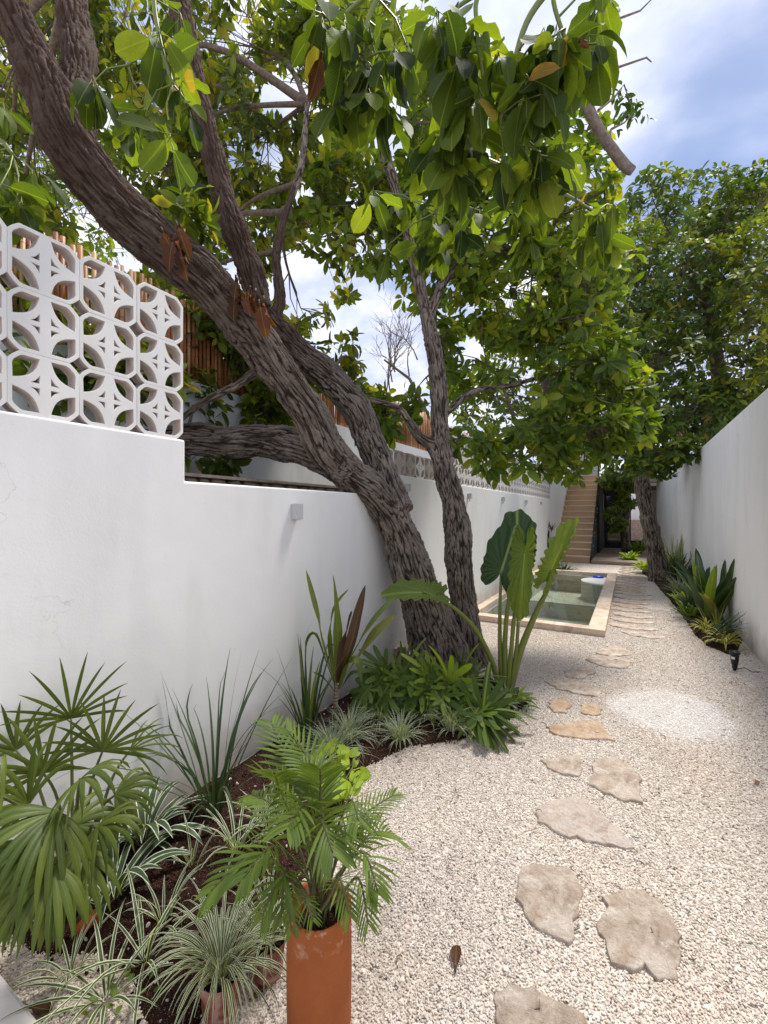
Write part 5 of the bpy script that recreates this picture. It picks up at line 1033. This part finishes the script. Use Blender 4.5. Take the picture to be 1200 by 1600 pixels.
for (pts, n, ll, wd) in [
 ([(480,1300,1.3),(455,1200,1.42),(425,1130,1.55)],11,.13,.022), ([(505,1290,1.3),(490,1200,1.4),(450,1140,1.45)],12,.12,.020), ([(500,1300,1.3),(500,1230,1.35),(465,1180,1.4)],12,.11,.018), ([(470,1330,1.25),(430,1260,1.3),(395,1240,1.38)],10,.11,.02),
 ([(460,1380,1.2),(400,1330,1.15),(330,1390,1.1)],10,.12,.024), ([(480,1370,1.2),(430,1320,1.12),(380,1370,1.05)],9,.11,.024), ([(520,1360,1.25),(560,1280,1.3),(615,1240,1.38)],15,.09,.012), ([(530,1370,1.22),(580,1300,1.25),(625,1310,1.3)],14,.10,.013), ([(520,1380,1.2),(565,1330,1.15),(590,1390,1.1)],13,.10,.014), ([(500,1360,1.2),(500,1280,1.12),(520,1330,1.05)],13,.12,.018), ([(495,1360,1.2),(480,1260,1.15),(450,1290,1.05)],13,.12,.02), ([(510,1350,1.25),(545,1250,1.25),(560,1280,1.2)],13,.11,.015), ([(470,1400,1.15),(452,1385,1.10),(455,1450,1.06)],10,.06,.010), ([(530,1400,1.15),(560,1370,1.10),(575,1440,1.06)],11,.08,.010), ([(515,1400,1.15),(530,1370,1.06),(545,1425,1.02)],10,.07,.011), ([(480,1400,1.15),(440,1370,1.10),(410,1430,1.06)],10,.09,.014), ([(490,1420,1.15),(478,1400,1.08),(488,1435,1.04)],9,.05,.007), ([(520,1360,1.27),(530,1310,1.3),(560,1300,1.3)],12,.10,.014), ([(475,1390,1.2),(445,1360,1.1),(440,1430,1.08)],9,.08,.02), ([(490,1340,1.2),(500,1240,1.2),(500,1200,1.15)],12,.12,.02), ([(480,1330,1.25),(440,1240,1.25),(430,1210,1.2)],11,.12,.022)]:
    b = pb+Vector((rnd(-.03, .03), rnd(-.03, .03), 0)); frond(b, [b]+[W(*p) for p in pts], n, ll, wd)

# smaller wrapped pots
def wrapped_pot(px, py, r, h, label, lean=0):
    p = G(px, py, 0); e = empty('plant_pot', (p.x, p.y, 0), label, 'pot', 'crumpled pink nursery pots'); bm = bmesh.new(); n = 26; vs = []; rows = 10; mb = MB(); V = []; Fc = []
    for j in range(rows+1):
        t = j/rows
        for i in range(n): g = 2*pi*i/n; rr = r*(.80+.22*t)*(1+.11*mn.noise((cos(g)*2.2, sin(g)*2.2, t*3+px))+.03*mn.noise((cos(g)*7, sin(g)*7, t*9))); V.append((rr*cos(g)+lean*t, rr*sin(g), h*t))
    for j in range(rows):
        for i in range(n): a = j*n+i; b = j*n+(i+1) % n; Fc.append((a, b, b+n, a+n))
    mb.add(V, Fc); mb.obj('body', M['peel'], e, origin=(p.x, p.y, 0)); mb = MB(); mb.lathe([(r*.96, h-.03), (0, h-.015)], 20); mb.obj('potting_soil', M['soil'], e, origin=(p.x+lean, p.y, 0)); return p
p = wrapped_pot(345, 1580, .062, .13, 'crumpled pink-brown pot under the long pale grass plant, lower centre left')
tuft('spider_plant', (p.x, p.y, .11), 'long fine-leaved pale grass plant spilling from the crumpled pot', 'plant', 105, .31, .0075, 'varw', (.75, 1.5), (1.8, 3.3), spread=.03, prof='strap', fold=.15)
p = wrapped_pot(418, 1520, .058, .12, 'crumpled pink pot tucked behind the terracotta pot')
tuft('spider_plant', (p.x, p.y, .10), 'striped grass plant in the pink pot tucked behind the terracotta pot', 'plant', 40, .24, .009, 'varw', (.6, 1.5), (.8, 2.4), spread=.03, prof='strap', fold=.15)
mb = MB(); mb.tube([(0, 0, 0), (.02, .02, .03), (.05, .03, .05)], [.022, .026, .02], 10); o = mb.obj('clay_shard', M['terra'], origin=G(126, 1450, .04), smooth=True); tag(o, 'broken reddish clay piece on soil under the fan palm', 'clay shard')

# spotlight in the gravel on the right
p = G(1148, 1046, 0); e = empty('garden_spotlight', (p.x, p.y, 0), 'small black garden spotlight on a spike at the right gravel edge', 'spotlight'); o0 = (p.x, p.y, 0)
mb = MB(); mb.lathe([(.012, 0), (.016, .02), (.022, .03), (.022, .06), (.0, .061)], 16); mb.obj('spike_base', M['black'], e, origin=o0)
mb = MB(); mb.lathe([(0, .062), (.026, .062), (.032, .10), (.036, .165), (.043, .168), (.044, .19), (.036, .192), (.034, .18), (0, .178)], 24); mb.obj('lamp_head', M['black'], e, origin=o0, smooth=True)
c_ = CAMV(Vector(o0)); mb = MB(); r = .0365; vs = []; fs = []
for i in range(7): g = atan2(-1, -.62)+(-.42+.14*i); vs += [(r*cos(g), r*sin(g), .118), (r*1.03*cos(g), r*1.03*sin(g), .142)]
for i in range(6): fs.append((2*i, 2*i+2, 2*i+3, 2*i+1))
mb.add(vs, fs); mb.obj('paper_sticker', M['white'], e, origin=o0)
mb = MB(); mb.tube([p+Vector((.02, 0, .02)), p+Vector((.08, .03, .035)), p+Vector((.13, .0, .012)), p+Vector((.2, .05, .01))], .004, 5); mb.obj('cable', M['black'], e)
print('objects', len(bpy.data.objects))
